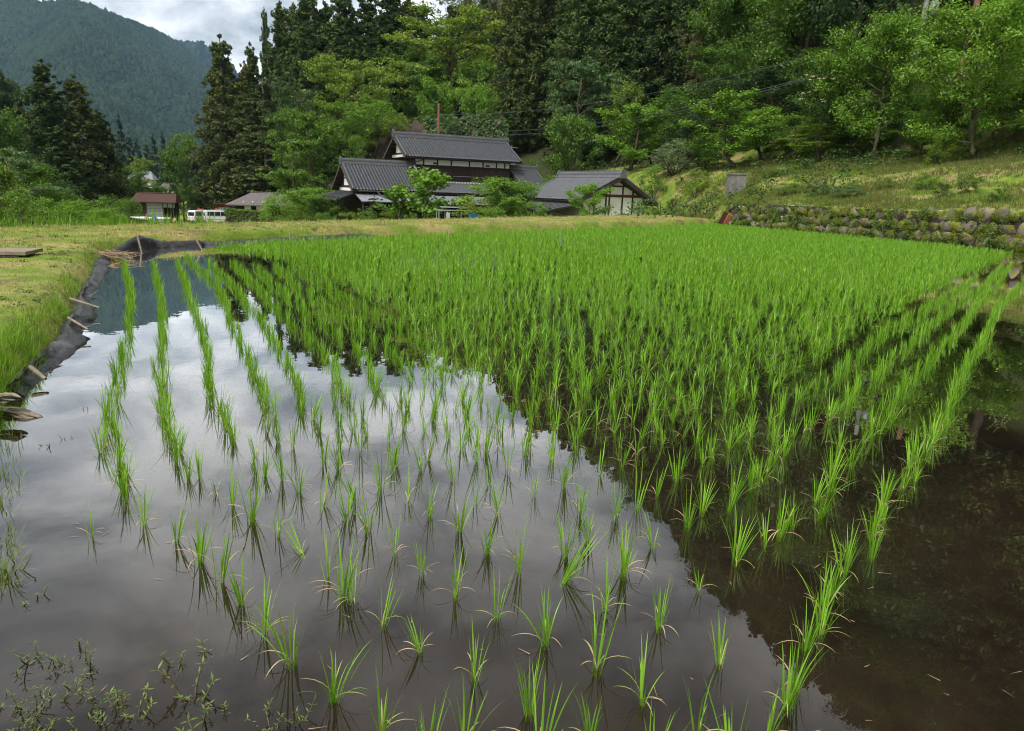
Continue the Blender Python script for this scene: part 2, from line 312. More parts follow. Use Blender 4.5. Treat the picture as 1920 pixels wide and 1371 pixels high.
class MB:
    """collects boxes, prisms and tubes into one mesh"""
    def __init__(s): s.v = []; s.f = []
    def add(s, v, f):
        b = len(s.v); s.v += [tuple(q) for q in v]; s.f += [[b + i for i in q] for q in f]; return s
    def box(s, x0, x1, y0, y1, z0, z1):
        return s.add([(x0, y0, z0), (x1, y0, z0), (x1, y1, z0), (x0, y1, z0), (x0, y0, z1), (x1, y0, z1), (x1, y1, z1), (x0, y1, z1)],
                     [(0, 3, 2, 1), (4, 5, 6, 7), (0, 1, 5, 4), (1, 2, 6, 5), (2, 3, 7, 6), (3, 0, 4, 7)])
    def prism(s, poly, axis, a, b):
        """poly of 2-D points extruded along axis ('x': poly is (y,z), 'y': (x,z), 'z': (x,y))"""
        n = len(poly)
        def mk(p, t): return {'x': (t, p[0], p[1]), 'y': (p[0], t, p[1]), 'z': (p[0], p[1], t)}[axis]
        v = [mk(p, a) for p in poly] + [mk(p, b) for p in poly]
        f = [list(range(n))[::-1], list(range(n, 2 * n))] + [[i, (i + 1) % n, n + (i + 1) % n, n + i] for i in range(n)]
        return s.add(v, f)
    def slab(s, q, t):
        """quad q (4 points) given thickness t downwards along its normal"""
        q = [Vector(p) for p in q]; nrm = (q[1] - q[0]).cross(q[3] - q[0]).normalized() * t
        v = q + [p - nrm for p in q]
        return s.add(v, [(0, 1, 2, 3), (7, 6, 5, 4), (0, 4, 5, 1), (1, 5, 6, 2), (2, 6, 7, 3), (3, 7, 4, 0)])
    def tube(s, pts, rad, n=8, cap=True):
        pts = [Vector(p) for p in pts]; rad = rad if isinstance(rad, (list, tuple)) else [rad] * len(pts)
        rings = []
        for i, p in enumerate(pts):
            d = (pts[min(i + 1, len(pts) - 1)] - pts[max(i - 1, 0)]).normalized()
            a = d.orthogonal().normalized() if abs(d.z) > 0.98 else d.cross(Vector((0, 0, 1))).normalized()
            b = d.cross(a)
            rings.append([p + (a * math.cos(2 * math.pi * k / n) + b * math.sin(2 * math.pi * k / n)) * rad[i] for k in range(n)])
        v = [q for r in rings for q in r]; f = []
        for i in range(len(pts) - 1):
            for k in range(n): f.append((i * n + k, i * n + (k + 1) % n, (i + 1) * n + (k + 1) % n, (i + 1) * n + k))
        if cap: f.append(list(range(n))[::-1]); f.append([(len(pts) - 1) * n + k for k in range(n)])
        return s.add(v, f)
    def mesh(s, name, m, smooth=False):
        me = bpy.data.meshes.new(name); me.from_pydata([tuple(q) for q in s.v], [], s.f)
        for k in (m if isinstance(m, (list, tuple)) else [m]): me.materials.append(M[k])
        if smooth: me.polygons.foreach_set('use_smooth', [True] * len(me.polygons))
        me.update(); return me
    def build(s, name, m, parent=None, smooth=False): return link(name, s.mesh(name, m, smooth), parent)
def vnoise(x, y, seed=0):
    """smooth value noise, vectorised"""
    x = np.asarray(x, float); y = np.asarray(y, float)
    xi = np.floor(x).astype(np.int64); yi = np.floor(y).astype(np.int64); xf = x - xi; yf = y - yi
    def h(a, b):
        n = (a * 374761393 + b * 668265263 + seed * 144665 + 12345) & 0x7fffffff
        n = ((n ^ (n >> 13)) * 1274126177) & 0x7fffffff
        return ((n ^ (n >> 16)) & 0xffff) / 65535.0
    u = xf * xf * (3 - 2 * xf); v = yf * yf * (3 - 2 * yf)
    return (h(xi, yi) * (1 - u) + h(xi + 1, yi) * u) * (1 - v) + (h(xi, yi + 1) * (1 - u) + h(xi + 1, yi + 1) * u) * v
def fbm(x, y, seed=0, o=4):
    t = 0; a = 0.5
    for i in range(o): t = t + a * vnoise(np.asarray(x) * 2 ** i, np.asarray(y) * 2 ** i, seed + i); a *= 0.5
    return t
def sstep(a, b, x):
    t = np.clip((np.asarray(x, float) - a) / (b - a), 0, 1); return t * t * (3 - 2 * t)

# ------------------------------------------------------------------ the lie of the land
W1 = np.array((16.9, 22.6)); W0 = np.array((10.8, 37.4))        # near and far end of the stone wall's foot
WD = (W0 - W1) / np.linalg.norm(W0 - W1); WN = np.array((WD[1], -WD[0])); WLEN = float(np.linalg.norm(W0 - W1))
FIELD = np.array([g2(215, 478), g2(187, 545), g2(163, 600), g2(112, 690), g2(72, 742), g2(34, 800), (-2.35, 2.75), (-1.75, 1.75), (-0.7, 0.75),
                  (0.5, 0.45), (1.6, 1.35), g2(1990, 930), g2(2010, 700), g2(2000, 560), tuple(W1 - WD * 5.5 + WN * -0.05), tuple(W1 - WN * 0.05), tuple(W0 - WN * 0.05),
                  g2(1345, 421), g2(1000, 432), g2(550, 449), g2(380, 461), g2(250, 470)])
def seg_dist(px, py, a, b):
    ax, ay = a; bx, by = b; dx, dy = bx - ax, by - ay
    t = np.clip(((px - ax) * dx + (py - ay) * dy) / (dx * dx + dy * dy + 1e-12), 0, 1)
    return np.hypot(px - ax - t * dx, py - ay - t * dy)
def in_poly(px, py, poly):
    ins = np.zeros(np.shape(px), bool); n = len(poly)
    for i in range(n):
        x0, y0 = poly[i]; x1, y1 = poly[(i + 1) % n]
        c = ((y0 > py) != (y1 > py)) & (px < (x1 - x0) * (py - y0) / (y1 - y0 + 1e-12) + x0)
        ins ^= c
    return ins
def sdist(px, py, poly):
    px = np.asarray(px, float); py = np.asarray(py, float); d = np.full(px.shape, 1e9)
    for i in range(len(poly)): d = np.minimum(d, seg_dist(px, py, poly[i], poly[(i + 1) % len(poly)]))
    return np.where(in_poly(px, py, poly), -d, d)
def terrain(X, Y, detail=True):
    X = np.asarray(X, float); Y = np.asarray(Y, float)
    e = (X + 7.0) * -0.81 + (Y - 12.7) * 0.58                 # distance beyond the field's far edge
    ee = np.maximum(e - 5.0, 0)
    base = 0.24 - 1.6 * (1 - np.exp(-ee / 6.0)) - 0.05 * ee
    base = np.maximum(base, -7.5) + 0.06 * (fbm(X * 0.5, Y * 0.5, 3) - 0.5)
    dw = (X - W1[0]) * WN[0] + (Y - W1[1]) * WN[1]; sw = (X - W1[0]) * WD[0] + (Y - W1[1]) * WD[1]
    # terrace above the stone wall, then the steep wooded hill
    top = 1.34 - 0.022 * np.clip(sw, -10, WLEN)
    terr = top + 0.205 * np.maximum(dw, 0) + 0.42 * sstep(5.0, 7.0, dw) - 0.2 + 0.25 * fbm(X * 0.35, Y * 0.35, 9) + 0.82 * np.maximum(dw - 15, 0)
    so = sstep(0, 9, sw - WLEN); ea = 0.10 + 5.0 * so; eb = 0.34 + 9.5 * so; et = np.clip((dw - ea) / (eb - ea), 0, 1); edge = et * et * (3 - 2 * et)
    z = base * (1 - edge) + np.maximum(terr, base) * edge
    # hill behind the farmhouse with the cut bank at its foot
    dg = (X - 24) * 0.504 + (Y - 63) * 0.864; tg = (24 - X) * 0.864 + (Y - 63) * 0.504
    fade = 1 - sstep(48, 92, tg - 0.35 * np.maximum(dg, 0))
    hg = base + fade * (4.6 * sstep(0, 3.0, dg + 1.5 * fbm(X * 0.3, Y * 0.3, 21)) + 0.5 * np.maximum(dg - 3, 0))
    z = np.where(dg > -2, np.maximum(z, hg), z)
    # hillside closing the valley on the left
    dl = np.where(Y > 88, -(X + 60 + 0.9 * np.maximum(Y - 105, 0)), -1.0); z = np.maximum(z, base + 0.80 * np.maximum(dl, 0) * sstep(90, 108, Y))
    z = np.minimum(z, 85.0)
    sd = sdist(X, Y, FIELD)
    dig = sstep(-0.10, 0.34, sd)
    z = np.where(sd < 0.34, -0.32 + (z + 0.32) * dig, z)
    return z, dw, dg, dl, sd
def tz(x, y): return float(terrain(np.array([x]), np.array([y]))[0][0])
def axis(*parts):
    return np.unique(np.round(np.concatenate([np.arange(a, b, s) for a, b, s in parts]), 4))
gx = axis((-400, -120, 20), (-120, -40, 4), (-40, -12, 1.0), (-12, 20, 0.16), (20, 60, 0.7), (60, 130, 5), (130, 420, 25))
gy = axis((-60, -4, 6), (-4, 0, 0.8), (0, 40, 0.16), (40, 110, 0.9), (110, 200, 5), (200, 620, 25))
XX, YY = np.meshgrid(gx, gy); ZZ, DW, DG, DL, SD = terrain(XX, YY)
nx, ny = len(gx), len(gy); idx = np.arange(nx * ny).reshape(ny, nx)
quads = np.stack([idx[:-1, :-1], idx[:-1, 1:], idx[1:, 1:], idx[1:, :-1]], -1).reshape(-1, 4)
gm = np_mesh('ground', np.stack([XX, YY, ZZ], -1).reshape(-1, 3), quads, 'ground', smooth=True)
wood = np.maximum.reduce([sstep(14, 18, DW) * (YY > 5), sstep(-1, 3, DG) * (XX > -75), sstep(-2, 3, DL)])
wa = gm.attributes.new('woodland', 'FLOAT', 'POINT'); wa.data.foreach_set('value', wood.ravel().astype(np.float32))
prop(link('ground', gm), kind='structure')
# mud under the water and the water itself
def sheet(name, poly, z, m, res, amp=0.0):
    lo = poly.min(0) - 0.4; hi = poly.max(0) + 0.4
    x = np.arange(lo[0], hi[0], res); y = np.arange(lo[1], hi[1], res); A, B = np.meshgrid(x, y)
    C = z + amp * (fbm(A * 1.7, B * 1.7, 40) - 0.5)
    i = np.arange(A.size).reshape(A.shape); q = np.stack([i[:-1, :-1], i[:-1, 1:], i[1:, 1:], i[1:, :-1]], -1).reshape(-1, 4)
    cx = (A[:-1, :-1] + res / 2).ravel(); cy = (B[:-1, :-1] + res / 2).ravel()
    q = q[sdist(cx, cy, poly) < 0.3]
    return np_mesh(name, np.stack([A, B, C], -1).reshape(-1, 3), q, m, smooth=True)
prop(link('paddy_mud', sheet('paddy_mud', FIELD, -0.075, 'mud', 0.12, 0.09)), kind='structure')
prop(link('paddy_water', sheet('paddy_water', FIELD, 0.0, 'water', 0.5)), kind='structure')

# ------------------------------------------------------------------ mountains, far forest
def mountain(name, crest, near, far, seed, nu, nv, base=-8):
    """crest: (px, py) silhouette seen from the field; the slope runs from distance near up to distance far"""
    cx = [c[0] for c in crest]; cy = [c[1] for c in crest]
    us = np.linspace(cx[0], cx[-1], nu); V = []
    for j in range(nv):
        t = j / (nv - 1)
        for i, u in enumerate(us):
            yv = np.interp(u, cx, cy); tt = min(t / 0.82, 1.0)
            Df = far * (1 + 0.12 * math.sin(u * 0.013 + seed)); D = near + (Df - near) * t / 0.82
            top = at(u, yv, Df); x = top.x * D / Df
            prof = tt ** 1.12 if t <= 0.82 else 1 - ((t - 0.82) / 0.18) ** 2 * 0.5
            g = (fbm(x * 0.006 + seed, D * 0.004, seed) - 0.5) * 0.34 + (fbm(x * 0.02, D * 0.012, seed + 5) - 0.5) * 0.12
            g *= math.sin(math.pi * min(tt, 1.0)) ** 1.3; g -= 0.10 * math.sin(math.pi * min(tt, 1.0))
            V.append((x, D, base + (top.z - base) * max(prof + g, 0)))
    V = np.array(V); i = np.arange(nu * nv).reshape(nv, nu)
    q = np.stack([i[:-1, :-1], i[:-1, 1:], i[1:, 1:], i[1:, :-1]], -1).reshape(-1, 4)
    prop(link(name, np_mesh(name, V, q, 'far_ground', smooth=True)), kind='structure')
    return V.reshape(nv, nu, 3)
def canopy(name, grid, n, rmin, rmax, seed, label, m='far_forest', tmin=0.0):
    """crowns of a far forest, one mass: small rounded crowns spread over a slope"""
    r = np.random.default_rng(seed); nv, nu = grid.shape[:2]
    t = r.uniform(tmin, 0.86, n) * (nv - 1); u = r.uniform(0, 1, n) * (nu - 1)
    ti = np.minimum(t.astype(int), nv - 2); ui = np.minimum(u.astype(int), nu - 2); tf = (t - ti)[:, None]; uf = (u - ui)[:, None]
    P = (grid[ti, ui] * (1 - uf) + grid[ti, ui + 1] * uf) * (1 - tf) + (grid[ti + 1, ui] * (1 - uf) + grid[ti + 1, ui + 1] * uf) * tf
    # low crown: 1 top, two rings of 5 and 6
    tv = [(0, 0, 1.0)] + [(0.62 * math.cos(a), 0.62 * math.sin(a), 0.66) for a in np.arange(5) * 2 * math.pi / 5] + [(math.cos(a), math.sin(a), 0.0) for a in np.arange(5) * 2 * math.pi / 5 + 0.6]
    tv = np.array(tv); tf_ = [(0, 1 + k, 1 + (k + 1) % 5) for k in range(5)]
    for k in range(5): tf_ += [(1 + k, 6 + k, 1 + (k + 1) % 5), (1 + (k + 1) % 5, 6 + k, 6 + (k + 1) % 5)]
    tf_ = np.array(tf_); s = r.uniform(rmin, rmax, n); an = r.uniform(0, 6.28, n)
    ca, sa = np.cos(an)[:, None], np.sin(an)[:, None]
    jit = 1 + 0.28 * r.standard_normal((n, len(tv)))
    X = (tv[:, 0] * ca - tv[:, 1] * sa) * s[:, None] * jit; Y = (tv[:, 0] * sa + tv[:, 1] * ca) * s[:, None] * jit; Z = (tv[:, 2] * 1.5 - 0.15) * s[:, None] * jit
    V = np.stack([X + P[:, :1], Y + P[:, 1:2], Z + P[:, 2:]], -1).reshape(-1, 3)
    F = (tf_[None] + (np.arange(n) * len(tv))[:, None, None]).reshape(-1, 3)
    prop(link(name, np_mesh(name, V, F, m)), label, 'forest', kind='stuff')
MT = mountain('mountain', [(-520, 40), (-300, -5), (-120, -35), (20, -14), (80, 8), (141, 2), (180, 18), (221, 32), (260, 47), (295, 60), (337, 84), (365, 108), (390, 132), (430, 175), (480, 235), (540, 300), (620, 330)], 640, 1900, 3, 100, 80)
canopy('mountain_forest', MT, 80000, 2.6, 6.4, 11, 'blue green forest covering the big mountain under the cloud')
MF = mountain('far_ridge', [(250, 120), (320, 84), (345, 85), (362, 90), (385, 93), (405, 108), (440, 140), (500, 200)], 2300, 2900, 6, 30, 24)
canopy('far_ridge_forest', MF, 3000, 11, 20, 12, 'hazy blue wooded ridge peeping out behind the big mountain')

# ------------------------------------------------------------------ rice
def blades(r, n, hgt, seg, wid, spread=0.5, droop=1.0, lean=(0, 0), base_r=0.018, lmin=0.62):
    """n grass blades from one clump; returns verts, tri/quad faces"""
    V = []; Q = []; T = []
    for k in range(n):
        az = r.uniform(0, 2 * math.pi); til = abs(r.normal(0, spread)) * 0.5 + 0.03
        Lb = hgt * r.uniform(lmin, 1.0) * (1.05 if til < 0.25 else 1.0); w = wid * r.uniform(0.7, 1.15)
        dirx, diry = math.cos(az), math.sin(az); bend = droop * r.uniform(0.15, 1.0) * (0.5 + til * 1.7)
        px, py, pz = base_r * r.uniform(0, 1) * dirx, base_r * r.uniform(0, 1) * diry, -0.02
        a = til; tw = r.uniform(-0.6, 0.6); sx, sy = -diry * math.cos(tw), dirx * math.cos(tw); sz = math.sin(tw) * 0.5
        b0 = len(V)
        for j in range(seg + 1):
            t = j / seg; ww = w * (0.55 + 0.75 * t) if t < 0.45 else w * 0.9 * (1 - ((t - 0.45) / 0.55) ** 1.6)
            if j == seg: V.append((px, py, pz))
            else:
                V.append((px - sx * ww * 0.5, py - sy * ww * 0.5, pz - sz * ww * 0.5)); V.append((px + sx * ww * 0.5, py + sy * ww * 0.5, pz + sz * ww * 0.5))
            st = Lb / seg; px += (math.sin(a) * dirx + lean[0]) * st; py += (math.sin(a) * diry + lean[1]) * st; pz += math.cos(a) * st
            a += bend * (0.35 + 1.5 * t) / seg
        for j in range(seg - 1): Q.append((b0 + 2 * j, b0 + 2 * j + 1, b0 + 2 * j + 3, b0 + 2 * j + 2))
        T.append((b0 + 2 * seg - 2, b0 + 2 * seg - 1, b0 + 2 * seg))
    return np.array(V), np.array(Q, dtype=np.int32).reshape(-1, 4), np.array(T, dtype=np.int32).reshape(-1, 3)
def floaters(r, n, hgt, wid):
    """yellowed lower leaves that arch over and lie on the water"""
    V = []; Q = []; T = []
    for k in range(n):
        az = r.uniform(0, 2 * math.pi); Lb = hgt * r.uniform(0.45, 0.8); seg = 6; w = wid * r.uniform(0.7, 1.1)
        dx, dy = math.cos(az), math.sin(az); a = r.uniform(0.15, 0.7); px = py = 0.0; pz = 0.0; end = r.uniform(1.75, 2.6); b0 = len(V)
        for j in range(seg + 1):
            t = j / seg; ww = w * (0.6 + 0.5 * t) if t < 0.5 else w * 0.85 * (1 - ((t - 0.5) / 0.5) ** 1.5)
            if j == seg: V.append((px, py, max(pz, 0.004)))
            else: V.append((px + dy * ww * .5, py - dx * ww * .5, max(pz, 0.004))); V.append((px - dy * ww * .5, py + dx * ww * .5, max(pz, 0.004)))
            st = Lb / seg; px += math.sin(a) * dx * st; py += math.sin(a) * dy * st; pz += math.cos(a) * st
            a += (end - 0.4) / seg
        for j in range(seg - 1): Q.append((b0 + 2 * j, b0 + 2 * j + 1, b0 + 2 * j + 3, b0 + 2 * j + 2))
        T.append((b0 + 2 * seg - 2, b0 + 2 * seg - 1, b0 + 2 * seg))
    return np.array(V), np.array(Q, dtype=np.int32).reshape(-1, 4), np.array(T, dtype=np.int32).reshape(-1, 3)
RICE = []; RICEY = []
for k in range(30):
    r = np.random.default_rng(100 + k)
    nb = int([5, 8, 11, 14, 17, 20][k % 6] + r.integers(0, 4))
    v, q, t = blades(r, nb, 0.255, 6, 0.0062, spread=0.20 + 0.055 * (k % 6), droop=r.uniform(0.4, 1.1), lmin=r.uniform(0.35, 0.6), lean=tuple(r.normal(0, 0.06, 2)))
    RICE.append(np_mesh('rice_seedling', v, [q, t], 'rice', smooth=True))
    v, q, t = floaters(r, int(r.integers(2, 5)), 0.20, 0.0052)
    RICEY.append(np_mesh('yellowed_leaf', v, [q, t], 'rice_yellow' if k % 3 else 'rice_straw', smooth=True))
LISTED = [(606,867),(636,881),(714,921),(739,864),(790,884),(851,901),(895,867),(951,886),(1000,932),(1058,916),(1124,891),(1166,876),(606,950),(651,974),(692,996),(765,942),(805,969),(861,996),
 (934,966),(1154,974),(568,1040),(614,1084),(662,1128),(645,1121),(741,1040),(792,1079),(853,1118),(914,1037),(976,1070),(1059,1042),(1058,1091),(1102,1013),(1169,1077),(1135,1142),(931,1162),(1024,1208),
 (716,1175),(788,1226),(890,1277),(1118,1257),(626,1312),(716,1375),(992,1340),(1203,1317),(1106,1392),(1236,1178),(1224,1029),(1312,1110),(1379,1054),(1289,990),(1435,1026),(1463,1005),
 (1351,1248),(1308,1385),(1440,1385),(1489,1289),(270,985),(238,942),(330,1016),(352,897),(373,895),(406,927),(436,949),(473,975),(520,1007),(529,901),(561,923),(374,1054),(414,1091),(455,1134),(496,1190),(546,1242),
 (171,1007),(480,885),(497,893),(870,1400),(1012,1420),(1220,1440),(1370,1440),(800,1430),(1230,930),(1268,905),(1195,955)]
LEFT_ROWS = [[(232,497),(246,560),(240,650),(222,705),(205,760),(205,830),(222,912),(238,942)],
 [(287,500),(302,560),(306,640),(305,700),(304,760),(322,835),(342,882)],
 [(332,492),(357,560),(386,650),(396,730),(416,780),(434,838)],
 [(346,482),(405,535),(424,580),(451,642),(470,690),(490,735),(520,790)],
 [(391,495),(437,538),(467,577),(505,626),(529,668),(551,712),(580,800)],
 [(437,495),(478,538),(518,580),(551,615),(592,650),(630,704),(650,760)],
 [(478,503),(532,552),(581,590),(627,628),(667,658),(694,690),(715,760)],
 [(515,500),(560,540),(620,582),(680,622),(735,662),(775,705)],
 [(545,495),(610,540),(680,582),(750,622),(810,660)]]
RIGHT_ROWS = [[(1440,1385),(1489,1289),(1518,1218),(1541,1151),(1600,1060),(1660,970),(1727,855),(1785,757),(1812,693),(1852,625),(1873,574),(1913,540),(1950,512)],
 [(1463,1005),(1522,953),(1595,845),(1659,788),(1700,730),(1761,662),(1812,598),(1862,540),(1896,500)],
 [(1289,990),(1338,966),(1373,938),(1403,918),(1493,818),(1558,784),(1625,720),(1727,628),(1771,588),(1845,540),(1880,500)],
 [(1290,885),(1400,825),(1480,764),(1568,703),(1659,625),(1761,567),(1835,520)]]
def walk(px, step, r, jit=0.03):
    pts = [np.array(g2(*p)) for p in px]; out = []; acc = 0.0
    for a, b in zip(pts[:-1], pts[1:]):
        Ls = np.linalg.norm(b - a); d = (b - a) / (Ls + 1e-9); nrm = np.array((-d[1], d[0])); t = acc
        while t < Ls:
            out.append(a + d * (t + r.normal(0, jit * 0.6)) + nrm * r.normal(0, jit)); t += step * r.uniform(0.82, 1.18)
        acc = t - Ls
    return out
rr = np.random.default_rng(5); PL = [(np.array(g2(*p)), 'c') for p in LISTED]
def near_any(p, d):
    if not PL: return False
    A = np.array([q[0] for q in PL]); return bool((np.hypot(A[:, 0] - p[0], A[:, 1] - p[1]) < d).any())
for row in LEFT_ROWS: PL += [(p, 'l') for p in walk(row, 0.135, rr, 0.022) if sdist(p[0], p[1], FIELD) < -0.15]
for row in RIGHT_ROWS:
    for p in walk(row, 0.15, rr, 0.025):
        if not near_any(p, 0.07) and sdist(p[0], p[1], FIELD) < -0.2: PL.append((p, 'r'))
inner = np.array([g2(*p) for p in [(440, 790), (545, 775), (640, 735), (720, 735), (790, 690), (815, 640), (740, 590), (640, 530), (560, 490), (470, 474), (420, 468), (395, 462), (560, 449.5), (1000, 432.5), (1345, 421.6), (1500, 434), (1650, 449), (1790, 462), (1900, 476),
                 (1808, 514), (1733, 554), (1630, 604), (1544, 677), (1448, 733), (1368, 793), (1272, 876), (1230, 960), (1120, 985), (980, 990), (760, 985), (600, 960), (520, 930), (450, 905), (440, 850)]])
ca, sa = math.cos(R(40)), math.sin(R(40)); bvec = np.array((sa, ca)) * 0.215; avec = np.array((-ca, sa)) * 0.16
A = np.array([q[0] for q in PL]); cand = []
for i in range(-20, 220):
    wob = rr.normal(0, 0.012)
    for j in range(-100, 190): cand.append(np.array((0.0, 1.7)) + bvec * i + avec * j + avec * wob + rr.normal(0, 0.026, 2))
cand = np.array(cand); cand = cand[in_poly(cand[:, 0], cand[:, 1], inner) & (sdist(cand[:, 0], cand[:, 1], FIELD) < -0.28)]
keep = []
for p in cand:
    if p[1] < 12 and (np.hypot(A[:, 0] - p[0], A[:, 1] - p[1]) < (0.10 if p[1] > 4.2 else 0.135)).any(): continue
    if rr.uniform() < 0.025: continue
    keep.append(p)
ALL = PL + [(p, 'c') for p in keep]
ALL.sort(key=lambda q: q[0][0] ** 2 + q[0][1] ** 2)
# those outside the photograph's frame near the camera do not count among the 300
def proj_px(p, z=0.0):
    d = Vector((p[0], p[1], z - CAM_H)); dep = d.dot(_fwd); return 960 + FPX * d.dot(_rt) / dep, 685.5 - FPX * d.dot(_up) / dep
NEAR = []; FAR = []
for q in ALL:
    px, py = proj_px(q[0], 0.2)
    if len(NEAR) < 300 and -20 < px < 1940 and py < 1400: NEAR.append(q)
    else: FAR.append(q)
RLAB = {'l': 'young green rice seedling in the curving rows along the black plastic edge', 'r': 'young green rice seedling in the close rows over the dark brown water',
        'c': 'young green rice seedling standing singly in the open near water'}
RGRP = {'l': 'rice seedlings of the curving rows', 'r': 'rice seedlings of the rows over dark water', 'c': 'rice seedlings standing singly in the near water'}
for i, (p, k) in enumerate(NEAR):
    d = math.hypot(*p); px, py = proj_px(p)
    if k == 'c': v = int(rr.choice([0, 1, 1, 2, 2, 3, 3, 4, 7, 8, 9, 10, 13, 14, 15, 16, 19, 20, 21, 25, 26, 27])) if py > 850 else int(rr.integers(0, 30))
    else: v = int(rr.choice([3, 4, 5, 9, 10, 11, 15, 16, 17, 21, 22, 23, 27, 28, 29]))
    s = rr.uniform(0.74, 1.12) * (0.88 if k != 'c' else rr.uniform(0.84, 1.06) if py > 950 else rr.uniform(0.80, 1.0))
    o = link('rice_seedling', RICE[v]); o.location = (p[0], p[1], 0); o.rotation_euler = (rr.normal(0, 0.05), rr.normal(0, 0.05), rr.uniform(0, 6.28)); o.scale = (s, s, s)
    lab, grp = RLAB[k], RGRP[k]
    if abs(px - 568) < 2 and abs(py - 1040) < 2:
        o.rotation_euler = (0.15, 0.5, 2.9); lab, grp = 'yellowish rice seedling splayed flat over the grey water', None
    if abs(px - 1058) < 2 and abs(py - 1091) < 2:
        o.rotation_euler = (0.1, 0.55, 0.2); lab, grp = 'rice seedling leaning far over sideways amid upright ones', None
    if abs(px - 171) < 2 and abs(py - 1007) < 2:
        o.data = RICE[0]; o.scale = (0.7, 0.7, 0.7); lab, grp = 'lone thin rice shoot in open water beside the outermost curving row', None
    prop(o, lab, 'rice seedling', grp)
    if d < 5.0 and rr.uniform() < 0.8:
        c = link('yellowed_leaf', RICEY[int(rr.integers(0, 30))], o); c.rotation_euler = (0, 0, rr.uniform(0, 6.28))
# the thousands beyond: one mass of real blades
def mass(points, protos, r, smin, smax):
    Vs = []; Qs = []; Ts = []; b = 0
    for p in points:
        v, q, t = protos[int(r.integers(0, len(protos)))]; a = r.uniform(0, 6.28); s = r.uniform(smin, smax); c_, s_ = math.cos(a), math.sin(a)
        w = np.empty_like(v); w[:, 0] = (v[:, 0] * c_ - v[:, 1] * s_) * s + p[0]; w[:, 1] = (v[:, 0] * s_ + v[:, 1] * c_) * s + p[1]; w[:, 2] = v[:, 2] * s + (p[2] if len(p) > 2 else 0)
        Vs.append(w); Qs.append(q + b); Ts.append(t + b); b += len(v)
    return np.concatenate(Vs), [np.concatenate(Qs), np.concatenate(Ts)]
r = np.random.default_rng(77)
mids = [blades(np.random.default_rng(200 + k), 16 + k % 7, 0.178, 5, 0.0052, 0.66, 1.6, lmin=0.45) for k in range(14)]
fars = [blades(np.random.default_rng(240 + k), 19, 0.180, 3, 0.0085, 0.68, 1.5, lmin=0.45) for k in range(8)]
pm = [q[0] for q in FAR if math.hypot(*q[0]) < 11 and q[1] == 'c']; pf = [q[0] for q in FAR if math.hypot(*q[0]) >= 11 and q[1] == 'c']; pr_ = [q[0] for q in FAR if q[1] != 'c']
rowp = [blades(np.random.default_rng(270 + k), 15 + k % 5, 0.185, 4, 0.0056, 0.36, 0.9, lmin=0.45) for k in range(8)]
v1, f1 = mass(pm, mids, r, 0.74, 1.12); v3, f3 = mass(pr_, rowp, r, 0.8, 1.1); v2, f2 = mass(pf, fars, r, 0.85, 1.15)
off = len(v1)
print('rice', len(NEAR), len(pm), len(pf))
prop(link('rice_field', np_mesh('rice_field', np.concatenate([v1, v2, v3]), [f1[0], f1[1], f2[0] + off, f2[1] + off, f3[0] + off + len(v2), f3[1] + off + len(v2)], 'rice', smooth=True)), 'dense young rice filling the middle and far part of the paddy', 'rice', kind='stuff')

# ------------------------------------------------------------------ tree builders (unit size: height 1, spread 1; set by scale)
def leaves(r, C, rad, n, size, up=0.55, flat=0.6, shell=0.55, narrow=0.55):
    """n leaf blades around clump centres C (k,3) with radii rad (k,)"""
    k = r.integers(0, len(C), n); d = r.normal(size=(n, 3)); d /= np.linalg.norm(d, axis=1)[:, None]
    rr_ = rad[k] * (shell + (1 - shell) * r.uniform(0, 1, n)) ** 1.0 * r.uniform(0.55, 1.12, n)
    P = C[k] + d * rr_[:, None] * np.array([1, 1, flat])
    nrm = d * (1 - up) + np.array([0, 0, up]) + r.normal(0, 0.38, (n, 3)); nrm /= np.linalg.norm(nrm, axis=1)[:, None]
    ax = np.cross(nrm, r.normal(size=(n, 3))); ax /= np.linalg.norm(ax, axis=1)[:, None] + 1e-9
    ax[:, 2] -= 0.25; ax /= np.linalg.norm(ax, axis=1)[:, None]
    sd_ = np.cross(nrm, ax); s = (size * r.uniform(0.65, 1.3, n))[:, None]
    a = P - ax * s * 0.5; b = P + ax * s * 0.5; m = P + ax * s * 0.02
    l_ = m - sd_ * s * narrow * 0.5 + nrm * s * 0.10; q_ = m + sd_ * s * narrow * 0.5 + nrm * s * 0.10
    V = np.stack([a, l_, b, q_], 1).reshape(-1, 3); i = np.arange(n) * 4
    F = np.concatenate([np.stack([i, i + 2, i + 1], 1), np.stack([i, i + 3, i + 2], 1)])
    return V, F
def limb(mb, p, d, L, r0, seg, r, up=0.25, wig=0.18, n=6):
    pts = [Vector(p)]; dv = Vector(d).normalized(); rad = [r0]
    for k in range(seg):
        dv = (dv + Vector(r.normal(0, wig, 3)) + Vector((0, 0, up / seg))).normalized()
        pts.append(pts[-1] + dv * L / seg); rad.append(r0 * (1 - 0.8 * (k + 1) / seg))
    mb.tube(pts, rad, n); return pts
